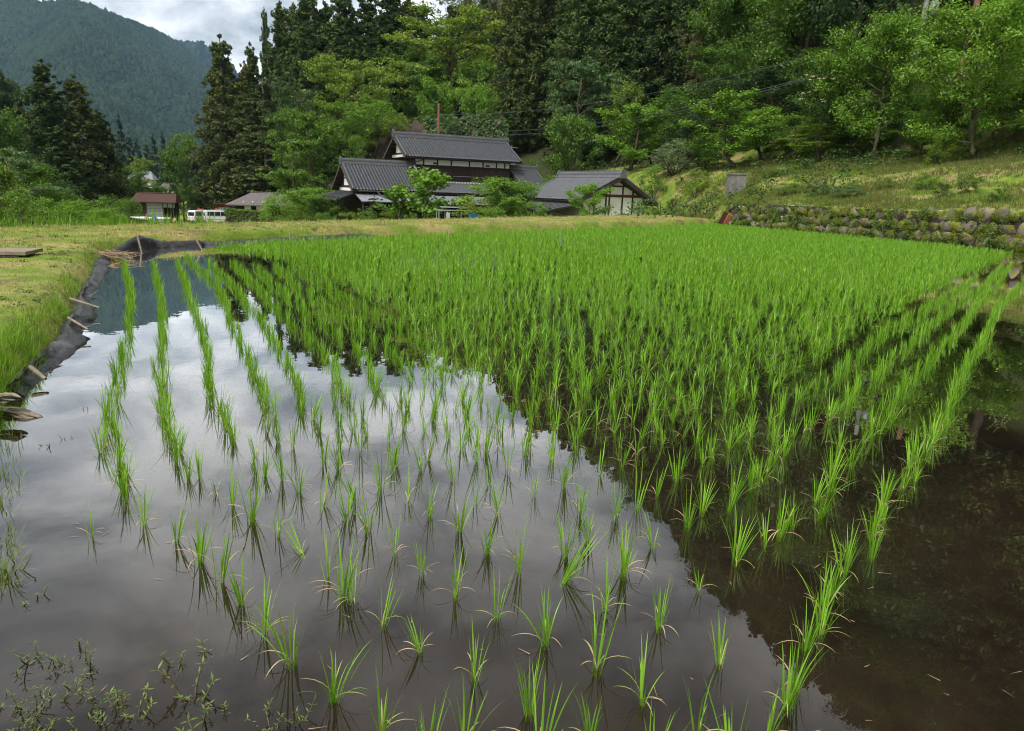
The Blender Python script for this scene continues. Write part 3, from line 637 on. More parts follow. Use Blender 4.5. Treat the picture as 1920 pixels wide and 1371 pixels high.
def broadleaf(seed, nleaf=8000, size=0.024, trunk=0.30, layers=False, open_=1.0, nl=9, narrow=0.55, low=0.22, crad=0.085, thick=0.02, dome=False):
    """trunk with limbs and boughs, crown of leaf clumps that sit on the boughs"""
    r = np.random.default_rng(seed); mb = MB()
    lean = r.normal(0, 0.05, 2)
    tp = [Vector((0, 0, -0.03)), Vector((lean[0] * 0.3 + r.normal(0, .012), lean[1] * 0.3, trunk * 0.5)), Vector((lean[0], lean[1], trunk)), Vector((lean[0] * 1.4 + r.normal(0, .03), lean[1] * 1.4 + r.normal(0, .03), trunk + 0.28)), Vector((lean[0] * 1.6, lean[1] * 1.6, 0.86))]
    mb.tube(tp, [thick * 1.5, thick * 1.05, thick, thick * 0.6, thick * 0.2], 8)
    C = []; Rd = []
    for k in range(nl):
        f = k / max(nl - 1, 1); z0 = trunk * 0.75 + f * (0.80 - trunk * 0.75); az = k * 2.4 + r.uniform(-0.5, 0.5)
        if dome: spread = 0.46 * math.sqrt(max(0.08, 1 - (max(z0 - 0.35, 0) / 0.66) ** 2))
        else: spread = 0.44 * math.sin(math.pi * min(0.93, 0.24 + 0.70 * f)) ** 0.8
        st = Vector(tp[2]).lerp(tp[4], min(1, max(0, (z0 - trunk) / (0.86 - trunk)))) if z0 > trunk else Vector(tp[1]).lerp(tp[2], 0.6)
        pts = limb(mb, st, (math.cos(az), math.sin(az), 0.25 + 0.55 * f), spread * r.uniform(0.8, 1.1), thick * 0.5 * (1 - 0.5 * f), 4, r, 0.3 if not layers else 0.0)
        for j, q in enumerate(pts[1:]):
            for _ in range(2 if j < 3 else 3):
                a2 = az + r.normal(0, 0.9); b = limb(mb, q, (math.cos(a2), math.sin(a2), 0.15 if layers else 0.5), r.uniform(0.05, 0.15) * open_, thick * 0.16, 2, r, 0.1, n=4)
                C.append(tuple(b[-1])); Rd.append(crad * r.uniform(0.6, 1.25)); C.append(tuple(b[1])); Rd.append(crad * r.uniform(0.5, 0.9))
    for _ in range(4 + nl // 2):
        C.append((tp[4].x + r.normal(0, 0.10), tp[4].y + r.normal(0, 0.10), r.uniform(0.80, 0.95))); Rd.append(crad * r.uniform(0.5, 0.95))
    C = np.array(C); Rd = np.array(Rd); C[:, 2] = np.clip(C[:, 2], low, 0.97)
    V, F = leaves(r, C, Rd, nleaf, size, flat=0.32 if layers else 0.7, up=0.7 if layers else 0.5, narrow=narrow)
    return mb, V, F
def shrub(seed, nleaf=4000, size=0.035, flat=0.8, narrow=0.5, ncl=60, stems=6):
    """many-stemmed bush, leafy to the ground"""
    r = np.random.default_rng(seed); mb = MB(); C = []; Rd = []
    for k in range(stems):
        az = r.uniform(0, 6.28); limb(mb, (r.normal(0, .04), r.normal(0, .04), -0.02), (math.cos(az) * 0.5, math.sin(az) * 0.5, 1), r.uniform(0.5, 0.8), 0.016, 4, r, 0.2, n=5)
    for k in range(ncl):
        a = r.uniform(0, 6.28); z = r.uniform(0.08, 0.9); rad = 0.42 * math.sqrt(max(0.05, 1 - (z / 0.98) ** 2.2)) * r.uniform(0.35, 1.05)
        C.append((math.cos(a) * rad, math.sin(a) * rad, z)); Rd.append(r.uniform(0.07, 0.15))
    V, F = leaves(r, np.array(C), np.array(Rd), nleaf, size, flat=flat, narrow=narrow); V[:, 2] = np.maximum(V[:, 2], 0.0)
    return mb, V, F
def conifer(seed, nwh=30, per=14, n=13000, size=0.018, power=0.75, low=0.05, droop=0.25, full=1.0, pine=False):
    """straight trunk, whorls of boughs that carry tufts"""
    r = np.random.default_rng(seed); mb = MB(); mb.tube([(0, 0, -0.03), (0, 0, 0.5), (0, 0, 0.985)], [0.018, 0.011, 0.002], 8)
    C = []; Rd = []
    for k in range(nwh):
        f = k / nwh; z = low + (0.97 - low) * max(f, 0); Rm = 0.185 * max(1 - z, 0.0) ** power * full
        if z < 0.16: Rm *= 0.75
        m = max(4, int(per * (1 - 0.55 * f)))
        for j in range(m):
            a = r.uniform(0, 6.28); L = Rm * r.uniform(0.6, 1.12); zb = z if pine else min(max(z + r.normal(0, 0.012), 0.03), 0.97)
            pts = [Vector((0, 0, zb)), Vector((math.cos(a) * L * 0.5, math.sin(a) * L * 0.5, zb + 0.02 * (1 - f))), Vector((math.cos(a) * L, math.sin(a) * L, zb - droop * L * 0.35))]
            mb.tube(pts, [0.004, 0.0025, 0.0008], 4, cap=False)
            nt_ = 3 if L > 0.05 else 2
            for t in np.linspace(0.45, 1.0, nt_):
                q = pts[0].lerp(pts[2], t) if t > 0.5 else pts[1]
                C.append((q.x + r.normal(0, .012), q.y + r.normal(0, .012), q.z + r.normal(0, .008))); Rd.append((0.010 + 0.11 * Rm) * r.uniform(0.75, 1.35) * (1.3 if pine else 1.0))
    C.append((0, 0, 0.985)); Rd.append(0.012)
    V, F = leaves(r, np.array(C), np.array(Rd), n, size, up=0.22 if not pine else 0.6, flat=1.15 if not pine else 0.35, narrow=0.34, shell=0.3)
    V[:, :2] /= 0.38; mb.v = [(a / 0.38, b / 0.38, c) for a, b, c in mb.v]
    return mb, V, F
TREES = {}
def variant(key, gen, bark='bark'):
    mb, V, F = gen
    TREES[key] = (mb.mesh('trunk', bark, True), np.asarray(V, np.float32), F); 
CROWN = {}
def crown_mesh(key, m):
    if (key, m) not in CROWN: CROWN[(key, m)] = np_mesh('crown', TREES[key][1], TREES[key][2], m)
    return CROWN[(key, m)]
for k in range(5): variant('cedar%d' % k, conifer(300 + k, nwh=36 + k, n=26000, size=0.021, power=0.62 + 0.05 * k))
for k in range(2): variant('spire%d' % k, conifer(320 + k, nwh=24, per=8, n=7000, size=0.026, power=0.8, full=0.95))
variant('fat0', conifer(350, nwh=34, per=11, n=30000, size=0.020, power=0.72, full=1.15, low=0.03))
variant('fat1', conifer(351, nwh=34, per=11, n=28000, size=0.020, power=0.80, full=1.15, low=0.03))
variant('pine0', conifer(330, nwh=15, per=8, n=12000, size=0.024, power=0.5, droop=0.05, pine=True))
for k in range(6): variant('broad%d' % k, broadleaf(340 + k, 10000, 0.030, trunk=0.16 + 0.015 * k, nl=11 + k % 3, low=0.10, crad=0.105, open_=1.15))
for k in range(5): variant('wood%d' % k, broadleaf(500 + k, 17000, 0.023, trunk=0.14, nl=12, low=0.10, crad=0.115, open_=1.2))
for k in range(3): variant('layer%d' % k, broadleaf(360 + k, 9000, 0.027, trunk=0.30, layers=True, nl=12, open_=1.3))
for k in range(2): variant('dome%d' % k, broadleaf(370 + k, 24000, 0.022, trunk=0.34, layers=True, nl=20, open_=1.35, dome=True, low=0.24, thick=0.024, crad=0.10))
for k in range(3): variant('near%d' % k, broadleaf(380 + k, 20000, 0.023, trunk=0.17, nl=16, open_=1.3, narrow=0.45, thick=0.022, low=0.10, crad=0.095), 'bark_moss')
variant('bigleaf', broadleaf(390, 2600, 0.062, trunk=0.22, nl=9, narrow=0.62, crad=0.10), 'bark_pale')
for k in range(4): variant('shrub%d' % k, shrub(400 + k))
for k in range(2): variant('wand%d' % k, shrub(410 + k, 3600, 0.06, flat=1.5, narrow=0.22, ncl=50, stems=14))
variant('clipped', shrub(420, 7000, 0.035, ncl=170))
def plant(key, m, loc, w, h, name, label, cat='tree', group=None, rz=None, trunk_name='trunk', depth=None):
    o = empty(name, loc, rng.uniform(0, 6.28) if rz is None else rz)
    t = link(trunk_name, TREES[key][0], o); c = link('crown' if cat == 'tree' else 'foliage', crown_mesh(key, m), o)
    for q in (t, c): q.scale = (w, depth or w, h)
    prop(o, label, cat, group); return o
def tree_px(key, m, px, ytop, D, wpx, name, label, group=None, cat='tree', rz=None, dx=0.0, zoff=0.0, depth=None):
    """tree whose tip stands at (px, ytop) of the photograph at distance D; it grows from the ground there"""
    top = at(px, ytop, D); z = tz(top.x, D) - 0.05 + zoff; h = max(top.z - z, 0.4); w = wpx * D / FPX * 1.06
    return plant(key, m, (top.x + dx, D, z), w, h, name, label, cat, group, rz, depth=depth)
# --- left side
tree_px('fat0', 'cedar_brown', 411, 62, 116, 128, 'cedar_tree', 'tall bronze green cedar rising alone behind the two white vans')
tree_px('pine0', 'pine', 492, 138, 108, 120, 'pine_tree', 'pale olive pine with layered boughs beside the tall bronze cedar')
tree_px('cedar3', 'rust', 457, 112, 124, 70, 'withered_conifer', 'rusty brown withered conifer between the tall cedar and the wood')
tree_px('fat1', 'cedar', 75, 108, 92, 140, 'cedar_tree', 'tallest dark cedar of the clump above the leafy bushes at the valley side')
tree_px('fat0', 'cedar_brown', 137, 138, 94, 130, 'cedar_tree', 'brownish dark cedar second tallest of the valley side clump')
tree_px('cedar4', 'cedar', 180, 205, 98, 110, 'cedar_tree', 'shorter dark cedar on the inner flank of the valley side clump')
tree_px('cedar1', 'cedar', 30, 190, 96, 130, 'cedar_tree', 'dark cedar at the outer flank of the valley side clump')
tree_px('cedar3', 'cedar', 106, 235, 88, 130, 'cedar_tree', 'low dark cedar filling the foot of the valley side clump')
tree_px('spire1', 'cedar', 205, 238, 104, 70, 'cedar_tree', 'slim dark cedar at the edge of the valley side clump')
for px, yt, wd, lab in ((221, 214, 32, 'tallest slim spire'), (240, 247, 30, 'second slim spire'), (255, 258, 28, 'third slim spire'), (272, 262, 28, 'fourth slim spire'), (285, 248, 30, 'fifth slim spire'), (303, 246, 30, 'sixth slim spire'), (318, 263, 26, 'last slim spire')):
    tree_px('spire%d' % (px % 2), 'cedar_far', px, yt, 190 + (px % 7) * 4, wd * 1.3, 'cedar_tree', lab + ' of the far cedar row, counted from its tallest end', 'far row of cedars')
tree_px('layer0', 'leaf_yellow', 254, 288, 150, 62, 'rounded_tree', 'yellowish rounded tree at the foot of the far cedar row')
for i, (px, yt, D, wd, key, m, lab) in enumerate([
    (-15, 128, 118, 130, 'broad1', 'leaf_dark', 'dark leafy tree at the top of the valley side slope'), (28, 150, 122, 110, 'broad3', 'leaf_dark', 'dark rounded tree stepping down the valley side slope'),
    (-30, 200, 80, 140, 'broad2', 'leaf_mid', 'mid green tree high at the picture edge over the bushes'),
    (8, 268, 46, 150, 'layer1', 'leaf_layer', 'soft green spreading tree at the lawn edge beside the dark cedars'), (62, 300, 52, 130, 'broad0', 'leaf_mid', 'green bushy tree in front of the tallest dark cedar'),
    (-20, 305, 38, 110, 'broad4', 'leaf_yellow', 'yellow green tree overhanging the lawn at the picture edge'), (118, 330, 66, 74, 'shrub1', 'leaf_dark', 'dark rounded bush below the clump of dark cedars'),
    (345, 240, 124, 90, 'layer2', 'leaf_mid', 'feathery green tree leaning out beside the tall bronze cedar'), (335, 275, 120, 90, 'broad5', 'leaf_mid', 'rounded green tree behind the red roofed shed'),
    (372, 300, 114, 60, 'broad1', 'leaf_dark', 'dark green tree growing against the foot of the tall bronze cedar'), (350, 330, 112, 50, 'shrub2', 'leaf_mid', 'leafy bush between the red roofed shed and the tall cedar'),
    (218, 330, 128, 70, 'broad2', 'leaf_yellow', 'yellow green tree below the far grey roof'), (262, 335, 126, 70, 'broad0', 'leaf_yellow', 'yellow green tree just in front of the far grey roof'), (295, 342, 122, 50, 'broad3', 'leaf_mid', 'green tree beside the far grey roof'),
    (178, 358, 100, 60, 'shrub0', 'leaf_mid', 'leafy bush beside the small far roof')]):
    tree_px(key, m, px, yt, D, wd, 'broadleaf_tree' if 'bush' not in lab else 'bush', lab, cat='tree' if 'bush' not in lab else 'bush')
for i, (px, yt, D, wd, key, m, lab) in enumerate([
    (30, 352, 36, 105, 'shrub3', 'leaf_mid', 'round green bush at the lawn end nearest the picture edge'), (85, 366, 44, 90, 'shrub1', 'leaf_bright', 'light green bush on the lawn edge below the cedars'),
    (140, 372, 60, 100, 'wand0', 'leaf_bright', 'light green reedy bush in the rough grass'), (190, 366, 68, 110, 'wand1', 'leaf_mid', 'green reedy bush between the small far roof and the shed'), (238, 372, 76, 80, 'wand0', 'leaf_mid', 'green reedy bush leaning on the red roofed shed'),
    (110, 386, 50, 120, 'wand1', 'leaf_bright', 'low bright clump of reedy grass at the lawn edge'), (200, 390, 58, 100, 'wand0', 'leaf_bright', 'low bright reedy clump near the shed')]):
    tree_px(key, m, px, yt, D, wd, 'bush', lab, cat='bush')
for k in range(16):
    X = -64 - 2.6 * k * 0.9 + rng.uniform(-2, 2); Y = 112 + (k % 4) * 5 + rng.uniform(-2, 2); h = rng.uniform(7, 11)
    plant('wood%d' % (k % 5) if k % 3 else 'cedar%d' % (k % 5), ['leaf_dark', 'leaf_mid'][k % 2] if k % 3 else 'cedar', (X, Y, tz(X, Y) - 0.2), h * (0.95 if k % 3 else 0.4), h * (1 if k % 3 else 1.5), 'slope_tree', 'dark tree of the wooded slope rising behind the valley side cedars', 'tree', 'trees of the valley side slope')
# --- behind the farmhouse
for i, (px, yt, D, wd, key, m, nm, lab) in enumerate([
    (585, 192, 74, 150, 'layer0', 'leaf_mid', 'maple_tree', 'wide spreading maple with dark boughs beside the farmhouse gable'), (545, 235, 72, 110, 'layer1', 'leaf_mid', 'maple_tree', 'low spreading maple between the pale pine and the farmhouse'),
    
    (685, 105, 95, 150, 'dome0', 'leaf_yellow', 'dome_tree', 'dome shaped tree with yellow green top above the bare earth bank'),
    (858, 28, 104, 200, 'dome1', 'leaf_yellow', 'spreading_tree', 'great spreading yellow green tree with dark boughs above the farmhouse'), (790, 96, 100, 110, 'layer2', 'leaf_mid', 'spreading_tree', 'green tree under the flank of the great spreading tree'),
    (815, 148, 88, 110, 'broad4', 'leaf_bright', 'bright_tree', 'bright green round tree above the reddish pole'), (897, 160, 86, 90, 'broad2', 'leaf_bright', 'bright_tree', 'bright green round tree next to the one above the reddish pole'), (900, 110, 98, 90, 'broad5', 'leaf_mid', 'leafy_tree', 'mid green tree between the great spreading tree and the dark cedars'),
    (540, 165, 88, 100, 'dome1', 'leaf_dark', 'dark_tree', 'dark low tree at the foot of the hillside cedars'), (560, 205, 82, 80, 'broad0', 'leaf_bright', 'bright_tree', 'small bright tree above the low spreading maple'),
    (1092, 92, 76, 140, 'layer2', 'leaf_layer', 'layered_tree', 'pale green tree with layered boughs in front of the dark cedars'), (1165, 150, 74, 80, 'broad1', 'leaf_yellow', 'olive_tree', 'olive green tree beside the pale layered tree'),
    (1190, 196, 66, 150, 'broad3', 'leaf_bright', 'bright_tree', 'bright green full tree with pale stems behind the storehouse'), (1075, 215, 70, 110, 'broad5', 'leaf_mid', 'leafy_tree', 'green tree between the television aerial and the bright full tree'),
    (1268, 258, 58, 95, 'wand1', 'leaf_silver', 'willowy_shrub', 'silvery willowy shrub beyond the storehouse gable'), (1228, 305, 57, 70, 'shrub3', 'leaf_bright', 'shrub', 'broad leaved bright shrub beside the silvery willowy shrub'), (1310, 312, 52, 50, 'shrub0', 'leaf_yellow', 'shrub', 'small yellow green shrub before the concrete block'),
    (1036, 322, 64, 62, 'clipped', 'leaf_mid', 'clipped_bush', 'clipped round bush between farmhouse and storehouse'), (1000, 292, 70, 40, 'shrub1', 'leaf_bright', 'shrub', 'bright upright shrub below the satellite dish')]):
    tree_px(key, m, px, yt, D, wd, nm, lab, cat='tree' if nm.endswith('tree') else 'shrub')
for px, yt, yb, D, wd, key, m, lab in ((636, 182, 275, 82, 100, 'shrub0', 'leaf_bright', 'bright green shrub on the cut bank above the maple'), (698, 174, 258, 83, 120, 'shrub2', 'leaf_bright', 'bright green shrub on top of the bare earth bank'), (605, 218, 300, 80, 90, 'shrub1', 'leaf_mid', 'green shrub low on the bank beside the maple'),
        (742, 206, 246, 81, 60, 'shrub3', 'leaf_yellow', 'yellow green shrub hanging over the bare earth'), (668, 250, 330, 78.5, 56, 'shrub1', 'leaf_bright', 'bright shrub at the lower end of the bare earth'), (838, 212, 236, 79, 40, 'shrub0', 'leaf_mid', 'small green shrub beside the reddish pole'), (650, 300, 352, 76, 60, 'shrub2', 'leaf_mid', 'green shrub between maple and farmhouse gable')):
    p = at(px, yb, D); plant(key, m, p, wd * D / FPX * 1.06, at(px, yt, D).z - p.z, 'shrub', lab, 'shrub')
# --- on the terrace at the right
for i, (px, yt, D, wd, key, m, nm, lab, dx) in enumerate([
    (1392, 178, 53, 190, 'broad0', 'leaf_bright', 'round_tree', 'round bright tree above the concrete block', 0), (1440, 200, 55, 130, 'broad4', 'leaf_bright', 'round_tree', 'bright bushy tree leaning on the round one above the concrete block', 0),
    (1545, 232, 48, 130, 'layer0', 'leaf_yellow', 'flat_topped_tree', 'low flat topped yellow green tree on the grass terrace', 0), (1620, 225, 47, 130, 'layer1', 'leaf_yellow', 'flat_topped_tree', 'low yellow green tree beside the mossy twisted trunk', 0),
    (1655, 18, 44, 215, 'near0', 'leaf_bright', 'tall_tree', 'tall leafy tree with mossy twisted trunk in front of the concrete pole', 0.9), (1590, 95, 48, 170, 'near2', 'leaf_mid', 'tall_tree', 'leafy tree with cream blossom flecks beside the tall twisted one', 0),
    (1865, -20, 36, 260, 'near1', 'leaf_bright', 'big_tree', 'big tree with glossy leaves arching over the terrace at the picture edge', 0.6), (1790, 150, 40, 150, 'near2', 'leaf_bright', 'leafy_tree', 'leafy tree under the big arching one', 0), (1990, 60, 38, 240, 'near0', 'leaf_mid', 'leafy_tree', 'green tree half out of the picture beyond the big arching one', 0),
    (1700, 205, 42, 90, 'near1', 'leaf_mid', 'sapling', 'low sapling beside the mossy twisted trunk', 1.4)]):
    tree_px(key, m, px, yt, D, wd, nm, lab, cat='tree', dx=dx)
for i, (px, yt, D, w, key, m, lab) in enumerate([
    (1480, 340, 38, 42, 'shrub0', 'leaf_mid', 'small green bush on the terrace nearest the concrete block'), (1412, 345, 41, 30, 'shrub1', 'leaf_yellow', 'small yellow bush on the terrace by the concrete block'), (1540, 336, 35, 44, 'shrub2', 'leaf_layer', 'small grey green bush on the terrace'), (1600, 345, 33, 60, 'shrub3', 'leaf_layer', 'low grey green bush above the mid stretch of the wall'),
    (1660, 330, 34, 34, 'shrub0', 'leaf_mid', 'small green bush below the mossy twisted trunk'), (1735, 325, 32, 40, 'shrub1', 'leaf_mid', 'dark green tuft on the terrace before the big arching tree'), (1822, 318, 29, 46, 'shrub2', 'leaf_mid', 'largest green tuft on the terrace below the big arching tree'), (1768, 340, 29, 34, 'shrub3', 'leaf_dark', 'small dark tuft on the dry terrace grass'), (1880, 350, 26, 36, 'shrub0', 'leaf_mid', 'green tuft on the terrace nearest the picture edge'),
    (1770, 255, 37, 50, 'wand0', 'leaf_yellow', 'fan of yellow green fronds under the big arching tree'), (1452, 322, 44, 36, 'shrub3', 'leaf_mid', 'small bush at the foot of the round bright tree')]):
    tree_px(key, m, px, yt, D, w * 1.35, 'terrace_shrub', lab, cat='shrub')
for k, (px, yt, D, wd, m) in enumerate([(1330, 250, 58, 70, 'leaf_mid'), (1500, 215, 52, 100, 'leaf_mid'), (1580, 200, 52, 110, 'leaf_dark'), (1650, 195, 50, 110, 'leaf_mid'), (1740, 190, 47, 110, 'leaf_mid'), (1820, 205, 44, 110, 'leaf_dark'), (1900, 180, 43, 120, 'leaf_mid'), (1450, 130, 60, 120, 'leaf_dark'), (1530, 90, 58, 130, 'leaf_mid'), (1340, 150, 64, 120, 'leaf_dark'), (1270, 165, 66, 120, 'leaf_mid'), (1400, 70, 66, 130, 'leaf_mid'), (1700, 100, 52, 130, 'leaf_dark'), (1780, 60, 50, 120, 'leaf_mid'), (1300, 215, 60, 80, 'leaf_dark'), (1230, 200, 68, 90, 'leaf_mid'), (1140, 130, 80, 90, 'leaf_dark')]):
    tree_px('wood%d' % (k % 5), m, px, yt, D, wd * 1.25, 'hillfoot_tree', 'bushy tree crowding the foot of the wooded slope above the terrace', 'bushy trees at the foot of the wood')
# --- the wood on the hill
fr = np.random.default_rng(21); spots = []
for D in np.arange(24, 175, 5.2):
    for X in np.arange(-48, 110, 5.2):
        x, y = X + fr.uniform(-2.2, 2.2), D + fr.uniform(-2.2, 2.2)
        z, dw, dg, dl, sd = [float(q[0]) for q in terrain(np.array([x]), np.array([y]))]
        if not (dw > 19 or (dg > 9 and x > -48)): continue
        spots.append((x, y, z, dw, dg))
CREST_X = [380, 455, 480, 500, 525, 600, 700, 790, 830, 900, 960, 1060, 1100, 1250, 1350, 1450, 1600, 1800, 2200]
CREST_Y = [180, 95, 20, 8, -4, -25, -25, -5, 0, -15, -90, -160, -200, -290, -400, -560, -800, -1000, -1200]
n_wood = 0; SKY = np.full(320, 400.0)
for x, y, z, dw, dg in spots:
    px, py = proj_px((x, y), z)
    if px < 430 or px > 2600: continue
    lim = at(px, float(np.interp(px, CREST_X, CREST_Y)), y).z - z
    if lim < 6 or (590 < px < 950 and y < 110): continue
    ced = fr.uniform() < (0.85 if px < 1130 else 0.14 if y < 80 else 0.45)
    h = (fr.uniform(18, 25) if ced else fr.uniform(9, 16) if px < 1500 else fr.uniform(12, 20)); h = min(h, lim * fr.uniform(0.74, 1.0))
    if y - (62 if px > 1300 else 85) < 6 and not ced: h *= 0.8
    w = h * (fr.uniform(0.42, 0.54) if ced else fr.uniform(0.85, 1.15))
    if h < 5: continue
    tpx, tpy = proj_px((x, y), z + h); c0 = int((px - w * 0.42 * FPX / y - 400) / 8); c1 = int((px + w * 0.42 * FPX / y - 400) / 8) + 1
    c0 = max(c0, 0); seen = SKY[c0:c1] - tpy
    if len(seen) == 0 or (seen > (5 if px < 1000 else 1)).mean() < (0.30 if px < 1000 else 0.12): continue
    SKY[c0:c1] = np.minimum(SKY[c0:c1], tpy + (14 if px < 1000 else 34))
    n_wood += 1
    if ced: plant('cedar%d' % fr.integers(0, 5), 'cedar' if fr.uniform() < .8 else 'cedar_brown', (x, y, z - .2), w, h, 'cedar_tree', 'dark cedar of the dense wood covering the steep hillside', 'tree', 'cedars of the hillside wood')
    else: plant('wood%d' % fr.integers(0, 5), ['leaf_dark', 'leaf_mid', 'leaf_mid', 'leaf_layer'][int(fr.integers(0, 4))], (x, y, z - .2), w, h, 'broadleaf_tree', 'dark leafy tree of the dense wood covering the steep hillside', 'tree', 'leafy trees of the hillside wood')
print('wood trees', n_wood)
# tall cedars that stand out of the wood
for px, yt, D, wd, lab in ((495, 12, 118, 40, 'lone thin cedar spire at the lower end of the hillside wood'), (524, 0, 116, 120, 'cedar beside the lone spire at the lower end of the wood'), (575, -22, 112, 150, 'tall full cedar third from the lower end of the wood'), (640, -30, 110, 150, 'tall full cedar above the dome shaped tree'),
    (735, -25, 114, 140, 'tall cedar beside the great spreading tree'), (468, 78, 114, 90, 'lowest cedar of the hillside wood above the pale pine'), (985, -85, 92, 130, 'great dark cedar behind the farmhouse roof end'), (1050, -150, 95, 140, 'great dark cedar behind the pale layered tree'), (1125, -180, 92, 130, 'great dark cedar above the bright full tree'), (550, 4, 124, 130, 'full cedar closing the gap behind the second and third cedars of the wood'), (608, 0, 122, 130, 'full cedar between the two tallest cedars above the dome tree'), (690, -8, 120, 140, 'full cedar above and behind the dome shaped tree'), (775, 10, 124, 120, 'full cedar at the shoulder of the great spreading tree')):
    tree_px('cedar%d' % (int(px) % 5), 'cedar' if px < 950 else 'cedar_brown', px, yt, D, wd, 'cedar_tree', lab)
# bamboo on the hill
def bamboo(seed, n=16):
    r = np.random.default_rng(seed); mb = MB(); C = []; Rd = []
    for k in range(n):
        a = r.uniform(0, 6.28); b = r.uniform(0, 0.22); x0, y0 = math.cos(a) * b, math.sin(a) * b; a2 = r.uniform(0, 6.28); bend = r.uniform(0.08, 0.26); H = r.uniform(0.75, 1.0); pts = []
        for t in np.linspace(0, 1, 7): pts.append((x0 + math.cos(a2) * bend * t ** 2.4, y0 + math.sin(a2) * bend * t ** 2.4, H * (t - 0.16 * t ** 4 * bend * 3)))
        mb.tube(pts, [0.006 * (1 - 0.8 * t) for t in np.linspace(0, 1, 7)], 5)
        for q in pts[2:]:
            for _ in range(4): C.append((q[0] + r.normal(0, .04), q[1] + r.normal(0, .04), q[2] + r.normal(0, .04))); Rd.append(r.uniform(0.03, 0.065))
    V, F = leaves(r, np.array(C), np.array(Rd), 10000, 0.036, narrow=0.22, up=0.3); return mb, V, F
M['culm'] = pmat('olive bamboo culm', (0.075, 0.085, 0.03), 0.6)
for k in range(2): variant('bamboo%d' % k, bamboo(430 + k), 'culm')
for px, yt, D, wd, lab in ((870, -25, 122, 130, 'pale olive bamboo clump on the skyline above the great spreading tree'), (930, -30, 120, 90, 'pale olive bamboo clump beside the great dark cedars'), (1340, 25, 72, 150, 'drooping olive bamboo clump high on the dark slope'), (1440, 40, 70, 110, 'olive bamboo clump above the round bright tree')):
    tree_px('bamboo%d' % (px % 2), 'bamboo', px, yt, D, wd, 'bamboo_clump', lab, cat='bamboo')

# ------------------------------------------------------------------ stone wall
wall = empty('stone_wall', (W1[0], W1[1], 0), math.atan2(WD[1], WD[0])); prop(wall, 'low mossy field stone wall holding up the grass terrace beyond the paddy', 'wall')
# local x along the wall from its near end, local y away from the terrace (towards the paddy)
def stone_mesh(seed):
    r = np.random.default_rng(seed); n1, n2 = 7, 5; V = []
    for j in range(n2):
        ph = math.pi * (j + 0.5) / n2 - math.pi / 2
        for i in range(n1):
            th = 2 * math.pi * i / n1; k = 1 + r.normal(0, 0.17)
            cx, cz = math.cos(th), math.sin(th); e_ = 0.55
            V.append((math.copysign(abs(cx) ** e_, cx) * math.cos(ph) ** 0.5 * k * 0.5, math.sin(ph) * 0.5 * k, math.copysign(abs(cz) ** e_, cz) * math.cos(ph) ** 0.5 * k * 0.5))
    V += [(0, -0.5, 0), (0, 0.5, 0)]; F4 = []; F3 = []
    for j in range(n2 - 1):
        for i in range(n1): F4.append((j * n1 + i, (j + 1) * n1 + i, (j + 1) * n1 + (i + 1) % n1, j * n1 + (i + 1) % n1))
    for i in range(n1): F3.append((n1 * n2, i, (i + 1) % n1)); F3.append((n1 * n2 + 1, (n2 - 1) * n1 + (i + 1) % n1, (n2 - 1) * n1 + i))
    return np_mesh('stone', np.array(V), [np.array(F4), np.array(F3)], 'stone', smooth=False)
STONES = [stone_mesh(600 + k) for k in range(14)]
r = np.random.default_rng(61); WALL0 = -5.0; n_st = 0
xs = WALL0
for course in range(3):
    xs = WALL0 + r.uniform(0, 0.3)
    while xs < WLEN:
        hgt = (1.30 - 0.022 * max(xs, 0)) / 3; w = r.uniform(0.30, 0.72)
        if n_st < 290:
            o = link('stone', STONES[int(r.integers(0, 14))], wall); n_st += 1
            o.location = (xs + w / 2, -0.13 - 0.075 * course + r.normal(0, 0.05), hgt * (course + 0.5) + r.normal(0, 0.03))
            o.scale = (w * 1.06, 0.36, hgt * r.uniform(0.95, 1.3)); o.rotation_euler = (r.normal(0, 0.15), r.normal(0, 0.4), r.normal(0, 0.15))
        xs += w * 0.97
# earth packed behind the stones
core = MB(); core.prism([(-0.35, -0.3), (-0.02, -0.3), (-0.20, 1.12), (-0.5, 1.15)], 'x', WALL0, WLEN - 0.1); core.build('earth_fill', 'wood_dark', wall)
# growth on the wall: ferns, weeds and golden moss cushions
def wall_growth(name, n, m, size, seed, label, clusters, cr, drop=0.0):
    r = np.random.default_rng(seed); C = []; 
    for k in range(clusters):
        s_ = r.uniform(WALL0, WLEN); z = r.uniform(0.05, 1.25); p = W1 + WD * s_ - WN * (-0.30 - 0.0 * z + 0.05 + 0.10 * z) * -1
        p = W1 + WD * s_ + WN * (-0.04 + 0.16 * z); C.append((p[0] - WN[0] * 0.10, p[1] - WN[1] * 0.10, z))
    V, F = leaves(r, np.array(C), r.uniform(cr * 0.5, cr * 1.3, clusters), n, size, narrow=0.4, flat=0.9, up=0.4)
    prop(link(name, np_mesh(name, V, F, m)), label, 'weeds', kind='stuff')
wall_growth('wall_weeds', 15000, 'fern', 0.075, 62, 'ferns and green weeds sprouting all over the stone wall', 560, 0.19)
wall_growth('wall_moss', 12000, 'moss_leaf', 0.045, 63, 'golden moss cushions on the stone wall', 170, 0.12)

